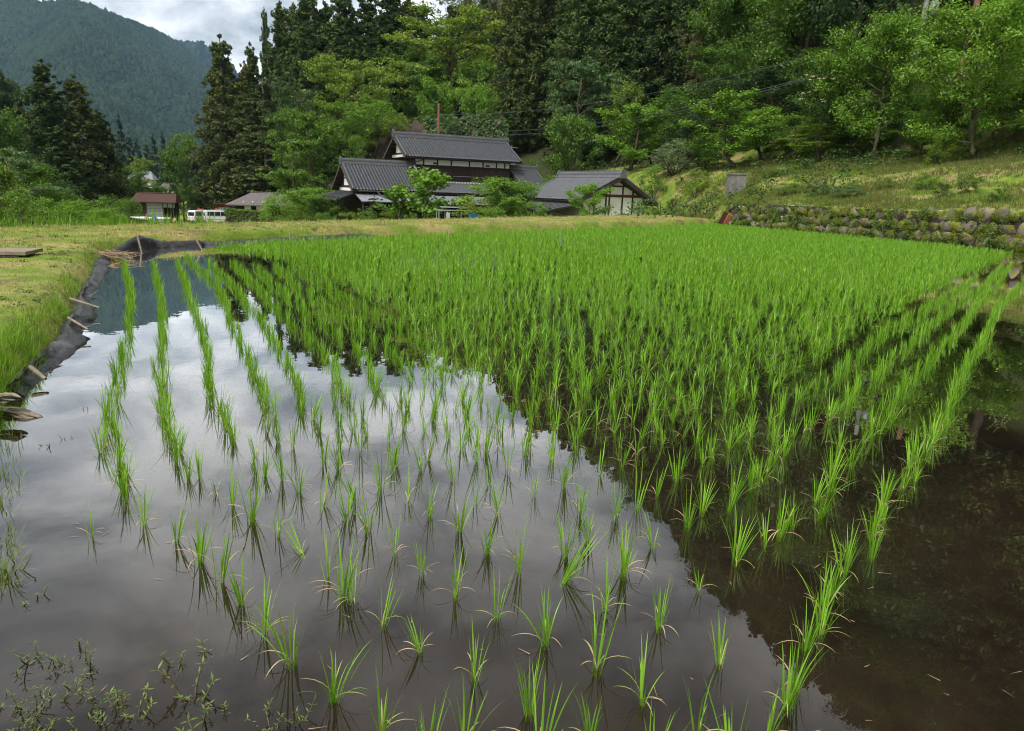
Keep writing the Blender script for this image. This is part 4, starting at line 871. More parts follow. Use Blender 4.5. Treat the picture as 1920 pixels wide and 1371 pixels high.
# ------------------------------------------------------------------ farmhouse
HB = at(762, 292, 62); HZ = -2.3; HROT = R(26)
house = empty('farmhouse', (HB.x, HB.y, HZ), HROT); prop(house, 'two storey dark timber farmhouse with grey tiled gable roofs', 'house')
def tiled(L, W, h, tile=0.27, course=0.25, samples=5):
    """corrugated tiled plane: u along eave 0..L, v up slope 0..W (plan), rises h; returns arrays in (u, v, z)"""
    nc = max(2, round(L / tile)); sl = math.hypot(W, h); nr = max(2, round(sl / course))
    us = np.linspace(0, L, nc * samples + 1); ph = (us / (L / nc)) % 1.0; wave = 0.046 * np.cos(2 * np.pi * ph) + 0.016 * np.cos(4 * np.pi * ph + 0.8)
    rows = []
    for k in range(nr): rows += [(k / nr, 0.06), ((k + 1) / nr - 1e-4, 0.0)]
    nv = np.array((-h, W)) / sl    # normal in (v,z): (-h, W)
    V = []
    for t, up in rows:
        o_ = wave + up; V.append(np.stack([us, W * t + o_ * nv[0], h * t + o_ * nv[1]], -1))
    V = np.concatenate(V); n = len(us); i = np.arange(len(V)).reshape(-1, n)
    F = np.stack([i[:-1, :-1], i[:-1, 1:], i[1:, 1:], i[1:, :-1]], -1).reshape(-1, 4)
    return V, F
def roof_plane(parent, name, eave0, along, upslope, L, W, h, m, tile=0.27, under=True):
    """eave0: corner; along/upslope: unit 2-D directions in the parent's frame"""
    V, F = tiled(L, W, h, tile); ex = np.array((along[0], along[1], 0)); ey = np.array((upslope[0], upslope[1], 0)); ez = np.array((0, 0, 1))
    P = np.array(eave0) + V[:, :1] * ex + V[:, 1:2] * ey + V[:, 2:] * ez
    if np.cross(ex, ey)[2] < 0: F = F[:, ::-1]
    o = link(name, np_mesh(name, P, F, m, smooth=False), parent); o['kind'] = 'stuff'
    b = MB(); a = Vector(eave0) + Vector((0, 0, -0.06)); X = Vector(ex) * L; Y = Vector(ey) * W + Vector((0, 0, h))
    b.slab([a, a + X, a + X + Y, a + Y], 0.10) if np.cross(ex, ey)[2] > 0 else b.slab([a, a + Y, a + X + Y, a + X], 0.10)
    b.build('roof_deck', 'wood_dark', parent); return o
def ridge(parent, p0, p1, m='tile_ridge', w=0.26, hh=0.34):
    """stacked ridge tiles with a rounded cap, end ornaments and a pale mortar line"""
    p0 = Vector(p0); p1 = Vector(p1); d = (p1 - p0).normalized(); s = Vector((-d.y, d.x, 0)); L = (p1 - p0).length
    prof = [(-w, -0.06), (-w * 0.8, hh * 0.35), (-w * 0.62, hh * 0.36), (-w * 0.62, hh * 0.72), (-w * 0.5, hh * 0.73), (-w * 0.42, hh * 1.0), (0, hh * 1.14), (w * 0.42, hh * 1.0), (w * 0.5, hh * 0.73), (w * 0.62, hh * 0.72), (w * 0.62, hh * 0.36), (w * 0.8, hh * 0.35), (w, -0.06)]
    mb = MB(); n = len(prof); v = [p0 + s * a + Vector((0, 0, b)) for a, b in prof] + [p1 + s * a + Vector((0, 0, b)) for a, b in prof]
    mb.add(v, [list(range(n)), list(range(n, 2 * n))[::-1]] + [[i, n + i, n + (i + 1) % n, (i + 1) % n] for i in range(n)])
    for k in range(int(L / 0.24)):
        c = p0 + d * (k * 0.24 + 0.12); mb.tube([c - d * 0.03 + Vector((0, 0, hh * 1.06)), c + d * 0.03 + Vector((0, 0, hh * 1.06))], 0.095, 7)
    o = mb.build('ridge', m, parent)
    for q, sg in ((p0, -1), (p1, 1)):
        mb = MB(); a = q + d * sg * 0.02; pr = [(-0.30, -0.12), (-0.26, 0.25), (-0.14, 0.48), (0, 0.54), (0.14, 0.48), (0.26, 0.25), (0.30, -0.12)]; b = a + d * sg * 0.14; m_ = len(pr)
        mb.add([a + s * x + Vector((0, 0, z)) for x, z in pr] + [b + s * x + Vector((0, 0, z)) for x, z in pr], [list(range(m_)), list(range(m_, 2 * m_))[::-1]] + [[i, m_ + i, m_ + (i + 1) % m_, (i + 1) % m_] for i in range(m_)])
        mb.build('ridge_ornament', m, o)
    return o
def verge(parent, eave, top, name='barge_board', out=None, m='wood_barge'):
    """barge board along a gable edge plus the rolled verge tiles above it"""
    e = Vector(eave); t = Vector(top); out = Vector(out); mb = MB()
    q = [e, t, t + Vector((0, 0, -0.22)), e + Vector((0, 0, -0.19))]
    mb.add([p for p in q] + [p + out * 0.06 for p in q], [(0, 1, 2, 3), (7, 6, 5, 4), (0, 4, 5, 1), (1, 5, 6, 2), (2, 6, 7, 3), (3, 7, 4, 0)]); mb.build(name, m, parent)
    mb = MB(); mb.tube([e - out * 0.10 + Vector((0, 0, 0.09)), t - out * 0.10 + Vector((0, 0, 0.09))], 0.085, 8); mb.build('verge_tiles', 'tile', parent)
def gable_roof(parent, x0, x1, ye, yr, yb, ze, zr, zb=None, m='tile', tile=0.27, lv=True, rv=True):
    zb = ze if zb is None else zb
    roof_plane(parent, 'roof_tiles', (x0, ye, ze), (1, 0), (0, 1), x1 - x0, yr - ye, zr - ze, m, tile)
    roof_plane(parent, 'roof_tiles', (x1, yb, zb), (-1, 0), (0, -1), x1 - x0, yb - yr, zr - zb, m, tile)
    ridge(parent, (x0 + 0.05, yr, zr + 0.02), (x1 - 0.05, yr, zr + 0.02))
    for x, o, on in ((x0, -1, lv), (x1, 1, rv)):
        if on:
            verge(parent, (x, ye, ze + 0.0), (x, yr, zr + 0.0), out=(o, 0, 0)); verge(parent, (x, yb, zb), (x, yr, zr), out=(o, 0, 0))
# upper storey roof
gable_roof(house, -0.1, 11.1, 0.0, 3.5, 7.0, 6.2, 8.02)
# upper storey walls: dark boarded box, white plaster band above
b = MB(); b.box(1.0, 10.3, 0.95, 6.05, 2.9, 6.25); b.build('upper_wall', 'wood_dark', house)
cols = [1.02, 1.85, 3.15, 4.45, 6.2, 7.55, 8.9, 9.75, 10.28]
for a, c in zip(cols[:-1], cols[1:]): MB().box(a + 0.06, c - 0.06, 0.925, 0.96, 5.62, 6.06).build('plaster_panel', 'plaster', house)
for a in cols: MB().box(a - 0.06, a + 0.06, 0.89, 0.97, 5.44, 6.3).build('post', 'wood_dark', house)
MB().box(0.95, 10.35, 0.88, 0.97, 5.36, 5.46).build('rail', 'wood_dark', house)
MB().box(0.95, 10.35, 0.86, 0.97, 4.16, 4.27).build('rail', 'wood_dark', house)
for i, (a, c) in enumerate([(1.05, 1.85), (1.90, 2.62), (2.64, 3.53), (3.55, 4.45), (6.28, 7.14), (7.16, 8.02), (8.04, 8.90), (8.98, 10.24)]):
    o = MB().box(a, c, 0.90, 0.945, 4.28, 5.35).build('shutter', 'wood_shutter', house)
    MB().box(a, a + 0.05, 0.885, 0.902, 4.28, 5.35).build('shutter_frame', 'wood_dark', o); MB().box(a + 0.05, c, 0.885, 0.902, 4.66, 4.70).build('shutter_rail', 'wood_dark', o)
b = MB(); b.tube([(4.6, 0.82, 4.72), (7.0, 0.82, 4.72)], 0.025, 6); b.build('handrail', 'steel', house)
for x in (2.75, 7.8): MB().box(x, x + 0.42, 0.90, 0.93, 5.68, 5.82).build('vent', 'wood_dark', house)
# left gable of the upper storey
b = MB(); b.prism([(0.95, 6.22), (6.05, 6.22), (3.5, 7.62)], 'x', 0.5, 1.0); b.build('gable_wall', 'wood_dark', house)
for y0, y1, z1, z2 in ((1.75, 2.55, 6.45, 6.95), (2.62, 3.45, 6.95, 7.4)): pass
for y0, y1 in ((1.45, 2.3), (2.38, 3.42), (3.58, 4.62)):
    zt = lambda y: 6.2 + (min(y, 7 - y) - 0.35) * 0.52
    b = MB(); b.prism([(y0, 6.62), (y1, 6.62), (y1, max(6.66, zt(y1))), (y0, max(6.66, zt(y0)))], 'x', 0.455, 0.495); b.build('plaster_panel', 'plaster', house)
MB().box(0.46, 0.495, 1.0, 6.0, 6.24, 6.46).build('plaster_panel', 'plaster', house)
MB().box(0.44, 0.515, 0.95, 6.05, 6.49, 6.60).build('rail', 'wood_dark', house)
MB().box(0.90, 0.96, 1.25, 1.75, 5.25, 6.05).build('shutter', 'wood_brown', house)
for y in np.arange(1.0, 6.0, 0.32): MB().box(0.965, 0.995, y, y + 0.05, 4.0, 6.2).build('batten', 'wood_shutter', house)
b = MB(); b.tube([(1.55, 0.2, 6.0), (0.95, 0.72, 5.75), (0.95, 0.75, 3.9)], 0.045, 6); b.build('downpipe', 'grey_trim', house)
# skirt roof on the front with white mortar studs along its top
roof_plane(house, 'roof_tiles', (0.8, -1.4, 3.24), (1, 0), (0, 1), 10.2, 2.3, 0.86, 'tile')
for k in range(34): MB().box(1.2 + k * 0.28, 1.2 + k * 0.28 + 0.15, 0.70, 0.86, 4.10, 4.24).build('mortar_stud', 'mortar', house)
# left wing
gable_roof(house, -5.4, 0.98, -3.0, 1.0, 5.0, 3.30, 5.42, rv=False)
b = MB(); b.prism([(-2.2, 0.0), (4.2, 0.0), (4.2, 3.3), (1.0, 4.9), (-2.2, 3.3)], 'x', -4.85, 0.95); b.build('wing_wall', 'wood_dark', house)
for y0, y1, z0 in ((-1.3, -0.62, 3.62), (-0.55, 0.3, 3.62), (0.37, 1.25, 3.62), (1.32, 2.2, 3.62)):
    zt = lambda y: 3.30 + (min(y + 3, 5 - y) - 0.45) * 0.53
    b = MB(); b.prism([(y0, z0), (y1, z0), (y1, max(z0 + .05, zt(y1))), (y0, max(z0 + .05, zt(y0)))], 'x', -4.905, -4.855); b.build('plaster_panel', 'plaster', house)
MB().box(-4.91, -4.86, -1.9, 4.0, 3.18, 3.42).build('plaster_panel', 'plaster', house); MB().box(-4.93, -4.865, -1.5, 3.4, 3.46, 3.57).build('rail', 'wood_dark', house); MB().box(-4.925, -4.862, -0.9, 2.9, 4.18, 4.27).build('rail', 'wood_dark', house)
for y in np.arange(-2.7, 4.9, 0.5):
    yy = min(y + 3, 5 - y); b = MB(); b.tube([(-5.35, y, 3.12 + yy * 0.53), (-4.8, y, 3.12 + yy * 0.53)], 0.06, 6); b.build('purlin', 'wood_brown', house)
for y in np.arange(0.3, 6.9, 0.55):
    yy = min(y, 7 - y); b = MB(); b.tube([(-0.05, y, 5.98 + yy * 0.52), (0.55, y, 5.98 + yy * 0.52)], 0.06, 6); b.build('purlin', 'wood_brown', house)
for k in range(17):
    t = k / 16.0; MB().box(0.86, 1.0, -2.9 + 3.8 * t, -2.9 + 3.8 * t + 0.13, 3.46 + 2.02 * t, 3.60 + 2.02 * t).build('mortar_stud', 'mortar', house)
# right wing
gable_roof(house, 10.4, 13.3, -2.6, 1.5, 5.6, 3.45, 5.58, lv=False)
b = MB(); b.prism([(-1.8, 0.0), (4.8, 0.0), (4.8, 3.4), (1.5, 5.1), (-1.8, 3.4)], 'x', 10.35, 12.6); b.build('wing_wall', 'wood_dark', house)
# ground floor and lean-to metal roofs
MB().box(0.95, 10.35, -0.6, 6.0, 0.0, 3.2).build('ground_floor_wall', 'wood_dark', house)
def metal_roof(parent, q, ribs, m='metal_roof', name='metal_roof'):
    q = [Vector(p) for p in q]; b = MB(); b.slab(q, 0.07)
    for k in range(ribs + 1):
        t = k / ribs; a = q[0].lerp(q[1], t); c = q[3].lerp(q[2], t); b.tube([a + Vector((0, 0, 0.02)), c + Vector((0, 0, 0.02))], 0.025, 5)
    o = b.build(name, m, parent)
    for k in range(1, ribs, 2):
        t = (k + 0.5) / ribs; a = q[0].lerp(q[1], t).lerp(q[3].lerp(q[2], t), 0.16); g = MB(); g.prism([(a.x - 0.13, a.z + 0.0), (a.x + 0.13, a.z), (a.x + 0.07, a.z + 0.11), (a.x - 0.07, a.z + 0.11)], 'y', a.y - 0.02, a.y + 0.02); g.build('snow_guard', 'wood_dark', o)
    return o
metal_roof(house, [(-5.1, -4.9, 2.46), (1.6, -4.9, 2.46), (1.6, -2.4, 3.06), (-5.1, -2.4, 3.06)], 14)
metal_roof(house, [(1.7, -4.4, 2.42), (11.4, -4.4, 2.42), (11.4, -1.5, 2.98), (1.7, -1.5, 2.98)], 20)
metal_roof(house, [(-7.1, 4.6, 2.52), (-7.1, -4.6, 2.50), (-5.0, -2.6, 3.12), (-5.0, 4.6, 3.12)], 14, 'metal_dark')
for x in (-4.9, -3.2, -1.5, 0.2, 2.0, 4.0, 6.0, 8.0, 10.0): MB().box(x - 0.07, x + 0.07, -4.5, -4.36, 0, 2.42).build('post', 'wood_shutter', house)
for y in (-3.6, -1.2, 1.4, 3.8): MB().box(-6.75, -6.6, y, y + 0.14, 0, 2.5).build('post', 'wood_shutter', house)
b = MB(); b.tube([(-4.9, -3.1, 3.22), (1.0, -3.1, 3.2)], 0.06, 6); b.tube([(-3.4, -3.12, 3.2), (-3.2, -3.5, 2.9), (-2.4, -4.9, 2.55)], 0.05, 6); b.build('gutter', 'wood_barge', house)
for i, (x0, x1, m) in enumerate([(-4.3, -3.0, 'glass_dark'), (-2.6, -1.0, 'glass_dark'), (2.2, 4.2, 'glass_dark'), (4.4, 6.4, 'wood_shutter'), (6.6, 8.6, 'glass_dark')]):
    o = MB().box(x0, x1, -2.26 if x1 < 1 else -0.66, -2.205 if x1 < 1 else -0.605, 0.4, 2.1).build('sliding_door', m, house); y = -2.28 if x1 < 1 else -0.68
    for x in (x0, (x0 + x1) / 2, x1): MB().box(x - 0.04, x + 0.04, y, y + 0.02, 0.4, 2.1).build('door_frame', 'wood_shutter', o)
# television aerial with satellite dish
ae = empty('television_aerial', house.matrix_basis @ Vector((11.5, 3.2, 4.9)), HROT); prop(ae, 'thin metal television aerial with round white dish beyond the farmhouse ridge end', 'aerial')
b = MB(); b.tube([(0, 0, 0), (0, 0, 3.0)], 0.03, 6); b.build('mast', 'steel', ae)
b = MB(); b.tube([(-1.1, 0, 2.75), (0.5, 0, 2.75)], 0.02, 5); [b.tube([(x, -0.45, 2.75), (x, 0.45, 2.75)], 0.012, 4) for x in np.linspace(-1.0, 0.4, 9)]; b.build('antenna', 'steel', ae)
b = MB(); b.tube([(-0.8, 0, 2.2), (0.3, 0, 2.2)], 0.02, 5); [b.tube([(x, -0.3, 2.2), (x, 0.3, 2.2)], 0.012, 4) for x in np.linspace(-0.7, 0.2, 6)]; b.build('antenna', 'steel', ae)
b = MB(); nn = 16; rings = [(0.06, 0.08), (0.22, 0.05), (0.36, 0.0)]; v = [(0, -0.12 + 0.09, 1.25)]
for rr0, dy in rings: v += [(rr0 * math.cos(2 * math.pi * k / nn), -0.12 + dy - 0.02, 1.25 + rr0 * math.sin(2 * math.pi * k / nn) * 1.05) for k in range(nn)]
f = [(0, 1 + k, 1 + (k + 1) % nn) for k in range(nn)] + [(1 + j * nn + k, 1 + (j + 1) * nn + k, 1 + (j + 1) * nn + (k + 1) % nn, 1 + j * nn + (k + 1) % nn) for j in range(2) for k in range(nn)]
b.add(v, f); b.tube([(0, 0, 1.15), (0, -0.4, 1.2)], 0.012, 4); b.build('dish', 'van_white', ae, True)

# ------------------------------------------------------------------ storehouse (gable to the field)
SB = at(1085, 376, 50); SZ = tz(SB.x, SB.y) - 0.15
store = empty('storehouse', (SB.x, SB.y, SZ), R(27)); prop(store, 'white plastered storehouse with silver grey tiled roof and timber framed gable', 'house')
SE = SB.z - SZ; SR = SE + 1.72; SWD = 6.9
def storeroof():
    roof_plane(store, 'roof_tiles', (0, 8.9, SE), (0, -1), (1, 0), 8.9, SWD * 0.52, SR - SE, 'tile_store')
    roof_plane(store, 'roof_tiles', (SWD, 0, SE - 0.1), (0, 1), (-1, 0), 8.9, SWD * 0.48, SR - SE + 0.1, 'tile_store')
    ridge(store, (SWD * 0.52, 0.05, SR + 0.02), (SWD * 0.52, 8.85, SR + 0.02), 'tile_store')
    for y, o in ((0, -1), (8.9, 1)):
        verge(store, (0, y, SE), (SWD * 0.52, y, SR), out=(0, o, 0), m='wood_dark'); verge(store, (SWD, y, SE - 0.1), (SWD * 0.52, y, SR), out=(0, o, 0), m='wood_dark')
storeroof()
b = MB(); b.prism([(0.7, 0), (SWD - 0.7, 0), (SWD - 0.7, SE + 0.12), (SWD * 0.52, SR - 0.22), (0.7, SE + 0.2)], 'y', 0.7, 8.2); b.build('plaster_wall', 'plaster', store)
for x in (0.76, 1.75, 2.75, SWD * 0.52 - 0.55, SWD * 0.52 + 0.6, 5.1, SWD - 0.76):
    zt = SE + 0.1 + min(x / (SWD * 0.52), (SWD - x) / (SWD * 0.48)) * (SR - SE) - 0.3
    MB().box(x - 0.06, x + 0.06, 0.66, 0.72, 0.5, zt).build('post', 'wood_dark', store)
MB().box(1.2, SWD - 1.0, 0.64, 0.73, SE + 0.30, SE + 0.48).build('beam', 'wood_brown', store); MB().box(2.5, 4.7, 0.645, 0.725, SE + 1.02, SE + 1.12).build('beam', 'wood_dark', store); MB().box(0.7, SWD - 0.7, 0.63, 0.73, 0.0, 0.75).build('skirting', 'wood_dark', store)
metal_roof(store, [(-2.6, 8.4, SE - 0.72), (-2.6, -0.1, SE - 0.72), (0.3, -0.1, SE - 0.22), (0.3, 8.4, SE - 0.22)], 12, 'metal_dark')
for y in (0.1, 2.6, 5.2, 8.0): MB().box(-2.35, -2.2, y, y + 0.14, 0, SE - 0.75).build('post', 'wood_dark', store)
b = MB(); b.tube([(-2.6, 0.0, SE - 0.8), (-1.6, 0.05, SE - 1.0), (-0.4, 0.1, SE - 1.15)], 0.05, 6); b.build('gutter', 'wood_barge', store)
MB().box(-2.3, 0.6, 8.0, 8.2, 0, SE - 0.4).build('rear_wall', 'wood_dark', store)

# ------------------------------------------------------------------ undergrowth on the wooded slopes, rough grass
r = np.random.default_rng(81); C = []
while len(C) < 2600:
    x = r.uniform(-60, 75, 4000); y = r.uniform(34, 120, 4000); z, dw, dg, dl, sd = terrain(x, y)
    ok = ((dw > 15 + r.uniform(0, 3, 4000)) & (y < 95)) | ((dg > -1) & (x > -50)) | ((dl > -2) & (y < 125))
    C += list(zip(x[ok], y[ok], z[ok] + r.uniform(0.1, 0.7, ok.sum())))
C = C[:2600]
V, F = leaves(r, np.array(C), r.uniform(0.4, 1.3, len(C)), 105000, 0.20, narrow=0.5, up=0.5)
prop(link('hillside_undergrowth', np_mesh('hillside_undergrowth', V, F, 'leaf_dark')), 'dark green undergrowth covering the ground of the wooded slopes', 'undergrowth', kind='stuff')
def field_of(n, region, protos, seed, smin, smax):
    """grass tufts scattered where region(x, y, z, dw, sd) holds"""
    r = np.random.default_rng(seed); P = []
    while len(P) < n:
        m = n * 3; x = r.uniform(region[0], region[1], m); y = r.uniform(region[2], region[3], m)
        keep = r.uniform(0, 1, m) < np.clip((5.0 / np.maximum(np.hypot(x, y), 2.0)) ** 1.3, 0, 1); x = x[keep]; y = y[keep]
        z, dw, dg, dl, sd = terrain(x, y); ok = region[4](x, y, z, dw, sd, r)
        P += list(zip(x[ok], y[ok], z[ok]))
    return mass(P[:n], protos, r, smin, smax)
lawn_p = [blades(np.random.default_rng(700 + k), 9, 0.055, 2, 0.0045, 0.9, 0.9, base_r=0.06, lmin=0.4) for k in range(8)]
v, f = field_of(26000, (-16, 2, 1.0, 26, lambda x, y, z, dw, sd, r: (sd > 0.22) & (z > 0.1) & (x < y * 0.4)), lawn_p, 71, 0.7, 1.3)
prop(link('mown_grass', np_mesh('mown_grass', v, f, 'grass_dry')), 'short mown yellowish grass on the bank round the paddy', 'grass', kind='stuff')
edge_p = [blades(np.random.default_rng(720 + k), 14, 0.17, 3, 0.006, 0.8, 1.1, base_r=0.05, lmin=0.35) for k in range(8)]
v, f = field_of(1500, (-9, -1.4, 1.2, 13, lambda x, y, z, dw, sd, r: (sd > 0.12) & (sd < 0.30 + 0.55 * np.clip((6.0 - y) / 4, 0, 1) * r.uniform(0, 1, len(x))) & (r.uniform(0, 1, len(x)) < np.clip(1.2 - y / 6.0, 0.05, 1))), edge_p, 72, 0.35, 1.15)
prop(link('bank_grass', np_mesh('bank_grass', v, f, 'grass_blade')), 'long fresh green grass along the paddy edge', 'grass', kind='stuff')
terr_p = [blades(np.random.default_rng(740 + k), 10, 0.20, 2, 0.014, 0.9, 0.9, base_r=0.12, lmin=0.4) for k in range(8)]
r = np.random.default_rng(73); P = []
while len(P) < 32000:
    m = 30000; x = r.uniform(6, 45, m); y = r.uniform(14, 56, m); z, dw, dg, dl, sd = terrain(x, y); ok = (dw > 0.32) & (dw < 17) & (x < y * 0.9 + 3) & (x > y * 0.22) & (fbm(x * .4, y * .4, 5) > r.uniform(0.25, 0.6, m)); P += list(zip(x[ok], y[ok], z[ok]))
v, f = mass(P[:32000], terr_p, r, 0.6, 1.4)
prop(link('terrace_grass', np_mesh('terrace_grass', v, f, 'grass_terrace')), 'rough half dry grass on the terrace above the stone wall', 'grass', kind='stuff')
P = []
while len(P) < 5000:
    m = 20000; x = r.uniform(6, 45, m); y = r.uniform(14, 56, m); z, dw, dg, dl, sd = terrain(x, y); ok = (dw > 0.32) & (dw < 16) & (x < y * 0.9 + 3) & (x > y * 0.22) & (fbm(x * .5, y * .5, 25) > r.uniform(0.42, 0.62, m)); P += list(zip(x[ok], y[ok], z[ok]))
v, f = mass(P[:5000], [blades(np.random.default_rng(750 + k), 12, 0.22, 2, 0.016, 0.9, 1.0, base_r=0.12, lmin=0.4) for k in range(6)], r, 0.6, 1.4)
prop(link('terrace_weeds', np_mesh('terrace_weeds', v, f, 'fern')), 'fresh green weeds and tufts scattered over the terrace slope', 'weeds', kind='stuff')
P = []
while len(P) < 9000:
    m = 30000; x = r.uniform(-30, 16, m); y = r.uniform(11, 60, m); z, dw, dg, dl, sd = terrain(x, y); e_ = (x + 7.0) * -0.81 + (y - 12.7) * 0.58; ok = (sd > 0.15) & (dw < -0.3) & (e_ > 0.1) & (e_ < 9) ; P += list(zip(x[ok], y[ok], z[ok]))
v, f = mass(P[:9000], [blades(np.random.default_rng(760 + k), 8, 0.10, 2, 0.010, 0.9, 0.9, base_r=0.10, lmin=0.4) for k in range(6)], r, 0.6, 1.5)
prop(link('dry_bank_grass', np_mesh('dry_bank_grass', v, f, 'grass_dry')), 'short dry grass on the bank between paddy and farmhouse', 'grass', kind='stuff')
# tall weeds along the outer edge of the bank
P = []
while len(P) < 2200:
    m = 9000; x = r.uniform(-60, 12, m); y = r.uniform(14, 66, m); z, dw, dg, dl, sd = terrain(x, y); e_ = (x + 7.0) * -0.81 + (y - 12.7) * 0.58; ok = (e_ > 6.5) & (e_ < 13) & (x < -0.28 * y) & (fbm(x * .3, y * .3, 8) > 0.42); P += list(zip(x[ok], y[ok], z[ok]))
v, f = mass(P[:2200], [blades(np.random.default_rng(780 + k), 18, 0.75, 3, 0.022, 0.7, 1.1, base_r=0.15, lmin=0.45) for k in range(6)], r, 0.6, 1.3)
prop(link('rough_grass', np_mesh('rough_grass', v, f, 'grass_blade')), 'tall rough green grass beyond the mown bank', 'grass', kind='stuff')

# ------------------------------------------------------------------ black plastic liner, stakes and litter along the paddy edge
def liner(name, px, seed, hgt, label, amp=0.10, wdt=0.24, hump=None):
    """sheet that comes out of the water and is tucked into the bank, folded and creased"""
    r = np.random.default_rng(seed); pts = [np.array(g2(*p)) for p in px]; S = [0.0]
    for a, b in zip(pts[:-1], pts[1:]): S.append(S[-1] + np.linalg.norm(b - a))
    n = int(S[-1] / 0.07); ss = np.linspace(0, S[-1], n); X = np.interp(ss, S, [p[0] for p in pts]); Y = np.interp(ss, S, [p[1] for p in pts])
    tx = np.gradient(X); ty = np.gradient(Y); ln = np.hypot(tx, ty); nx_, ny_ = -ty / ln, tx / ln
    if sdist(X[n // 2] + nx_[n // 2] * 0.3, Y[n // 2] + ny_[n // 2] * 0.3, FIELD) < 0: nx_, ny_ = -nx_, -ny_
    kn = np.sort(r.uniform(0, S[-1], max(3, int(S[-1] / 0.42)))); kv = r.uniform(-1, 1, len(kn)); fold = np.interp(ss, kn, kv) * amp
    hv = hgt * (0.75 + 0.5 * np.interp(ss, kn, r.uniform(0, 1, len(kn))))
    if hump: hv = hv + hump[2] * np.exp(-((ss - hump[0] * S[-1]) / hump[1]) ** 2)
    rows = []
    for k, (o_, z_) in enumerate([(-0.08, -0.12), (-0.02, 0.02), (0.03, 0.42), (0.07, 0.8), (wdt * 0.8 + 0.03, 1.0), (wdt + 0.04, 0.9), (wdt + 0.09, 0.55)]):
        w = fold * (1.0 if k in (1, 2) else 0.6 if k == 3 else 0.25); j = r.normal(0, 0.010, n)
        rows.append(np.stack([X + nx_ * (o_ - w + j), Y + ny_ * (o_ - w + j), (hv * z_ if z_ > 0 else z_) + r.normal(0, 0.008, n)], -1))
    V = np.concatenate(rows); i = np.arange(len(V)).reshape(len(rows), n); F = np.stack([i[:-1, :-1], i[:-1, 1:], i[1:, 1:], i[1:, :-1]], -1).reshape(-1, 4)
    return prop(link(name, np_mesh(name, V, F, 'plastic_black')), label, 'plastic sheet')
liner('plastic_liner', [(58, 742), (88, 705), (118, 672), (150, 628), (164, 600), (172, 565), (186, 530), (190, 505), (208, 482)], 91, 0.085, 'black creased plastic sheet lining the lawn side edge of the paddy', 0.10, 0.06)
liner('plastic_liner', [(203, 484), (235, 474), (262, 470), (300, 466), (340, 463), (380, 461)], 92, 0.10, 'black plastic sheet heaped into a hump at the far corner of the paddy', 0.08, 0.14, (0.55, 0.45, 0.17))
liner('plastic_liner', [(385, 461), (450, 456), (550, 449.5), (700, 444)], 93, 0.06, 'black plastic sheet edging the far side of the paddy before the farmhouse', 0.06)
def stake(px, py, L, dx, dy, m, label, rad=0.018, z0=0.02):
    g = gnd(px, py, 0.0); o = empty('wooden_stake', (g.x, g.y, z0)); prop(o, label, 'stake', None)
    b = MB(); e = Vector((dx, dy, 0)); tip = Vector((dx, dy, L)); b.tube([-tip * 0.25, tip * 0.5, tip], [rad * 0.7, rad, rad], 7); b.build('shaft', m, o)
    c = MB(); c.tube([tip, tip + tip.normalized() * 0.012], [rad * 1.15, rad * 0.9], 7); c.build('mushroomed_head', m, o); return o
stake(265, 472, 0.26, -0.10, 0.10, 'wood_pale', 'pale wooden stake leaning at the near side of the plastic hump')
stake(378, 469, 0.22, -0.16, 0.10, 'wood_pale', 'pale wooden stake leaning at the far side of the plastic hump')
stake(545, 455, 0.24, -0.05, 0.08, 'wood_pale', 'pale wooden stake at the far plastic edge before the farmhouse garden')
stake(178, 590, 0.05, -0.30, 0.10, 'wood_pale', 'weathered stake lying across the black plastic at mid edge', 0.013, 0.09)
stake(160, 632, 0.05, -0.22, 0.14, 'wood_pale', 'weathered stake pinning the black plastic down on the lawn side', 0.011, 0.09)
stake(82, 722, 0.04, -0.13, 0.08, 'wood_pale', 'short thick stake on the plastic sheet end nearest the sack', 0.015, 0.06)
# dead straw heap at the far corner and old sack near the sheet's end
g = gnd(212, 486); b = MB(); rr2 = np.random.default_rng(95)
for k in range(90):
    a = rr2.uniform(0, 6.28); p = Vector((rr2.normal(0, 0.16), rr2.normal(0, 0.10), rr2.uniform(0.02, 0.13))); d_ = Vector((math.cos(a), math.sin(a) * 0.6, rr2.normal(0, 0.15))) * rr2.uniform(0.08, 0.22); b.tube([p - d_, p, p + d_], [0.004, 0.006, 0.003], 4)
o = b.build('straw_heap', 'straw'); o.location = g; prop(o, 'small heap of brown dead straw in the paddy corner by the plastic', 'straw')
def crumple(name, loc, sx, sy, sz, m, seed, label, cat):
    r = np.random.default_rng(seed); n1, n2 = 22, 12; V = []; ph = r.uniform(0, 6, 5)
    for j in range(n2 + 1):
        for i in range(n1):
            th = 2 * math.pi * i / n1; q = j / n2; rad = math.sin(math.pi * (0.02 + 0.96 * q)) ** 0.6
            k = 1 + 0.22 * math.sin(3 * th + 7 * q + ph[0]) + 0.16 * math.sin(7 * th - 5 * q + ph[1]) + r.normal(0, 0.04)
            V.append(((q - 0.5) * sx * 2 + 0.04 * math.sin(5 * th + ph[2]), math.cos(th) * rad * sy * k, math.sin(th) * rad * sz * k + sz * 0.5))
    i = np.arange(n1 * (n2 + 1)).reshape(n2 + 1, n1); F = np.stack([i[:-1], np.roll(i, -1, 1)[:-1], np.roll(i, -1, 1)[1:], i[1:]], -1).reshape(-1, 4)
    o = link(name, np_mesh(name, np.array(V), F, m, smooth=True)); o.location = loc; return prop(o, label, cat)
g = gnd(38, 778); o = crumple('old_sack', (g.x, g.y, 0.0), 0.13, 0.045, 0.022, 'cloth', 96, 'crumpled grey brown sack lying at the water edge by the grass', 'sack'); o.rotation_euler = (0, 0.1, -0.25)
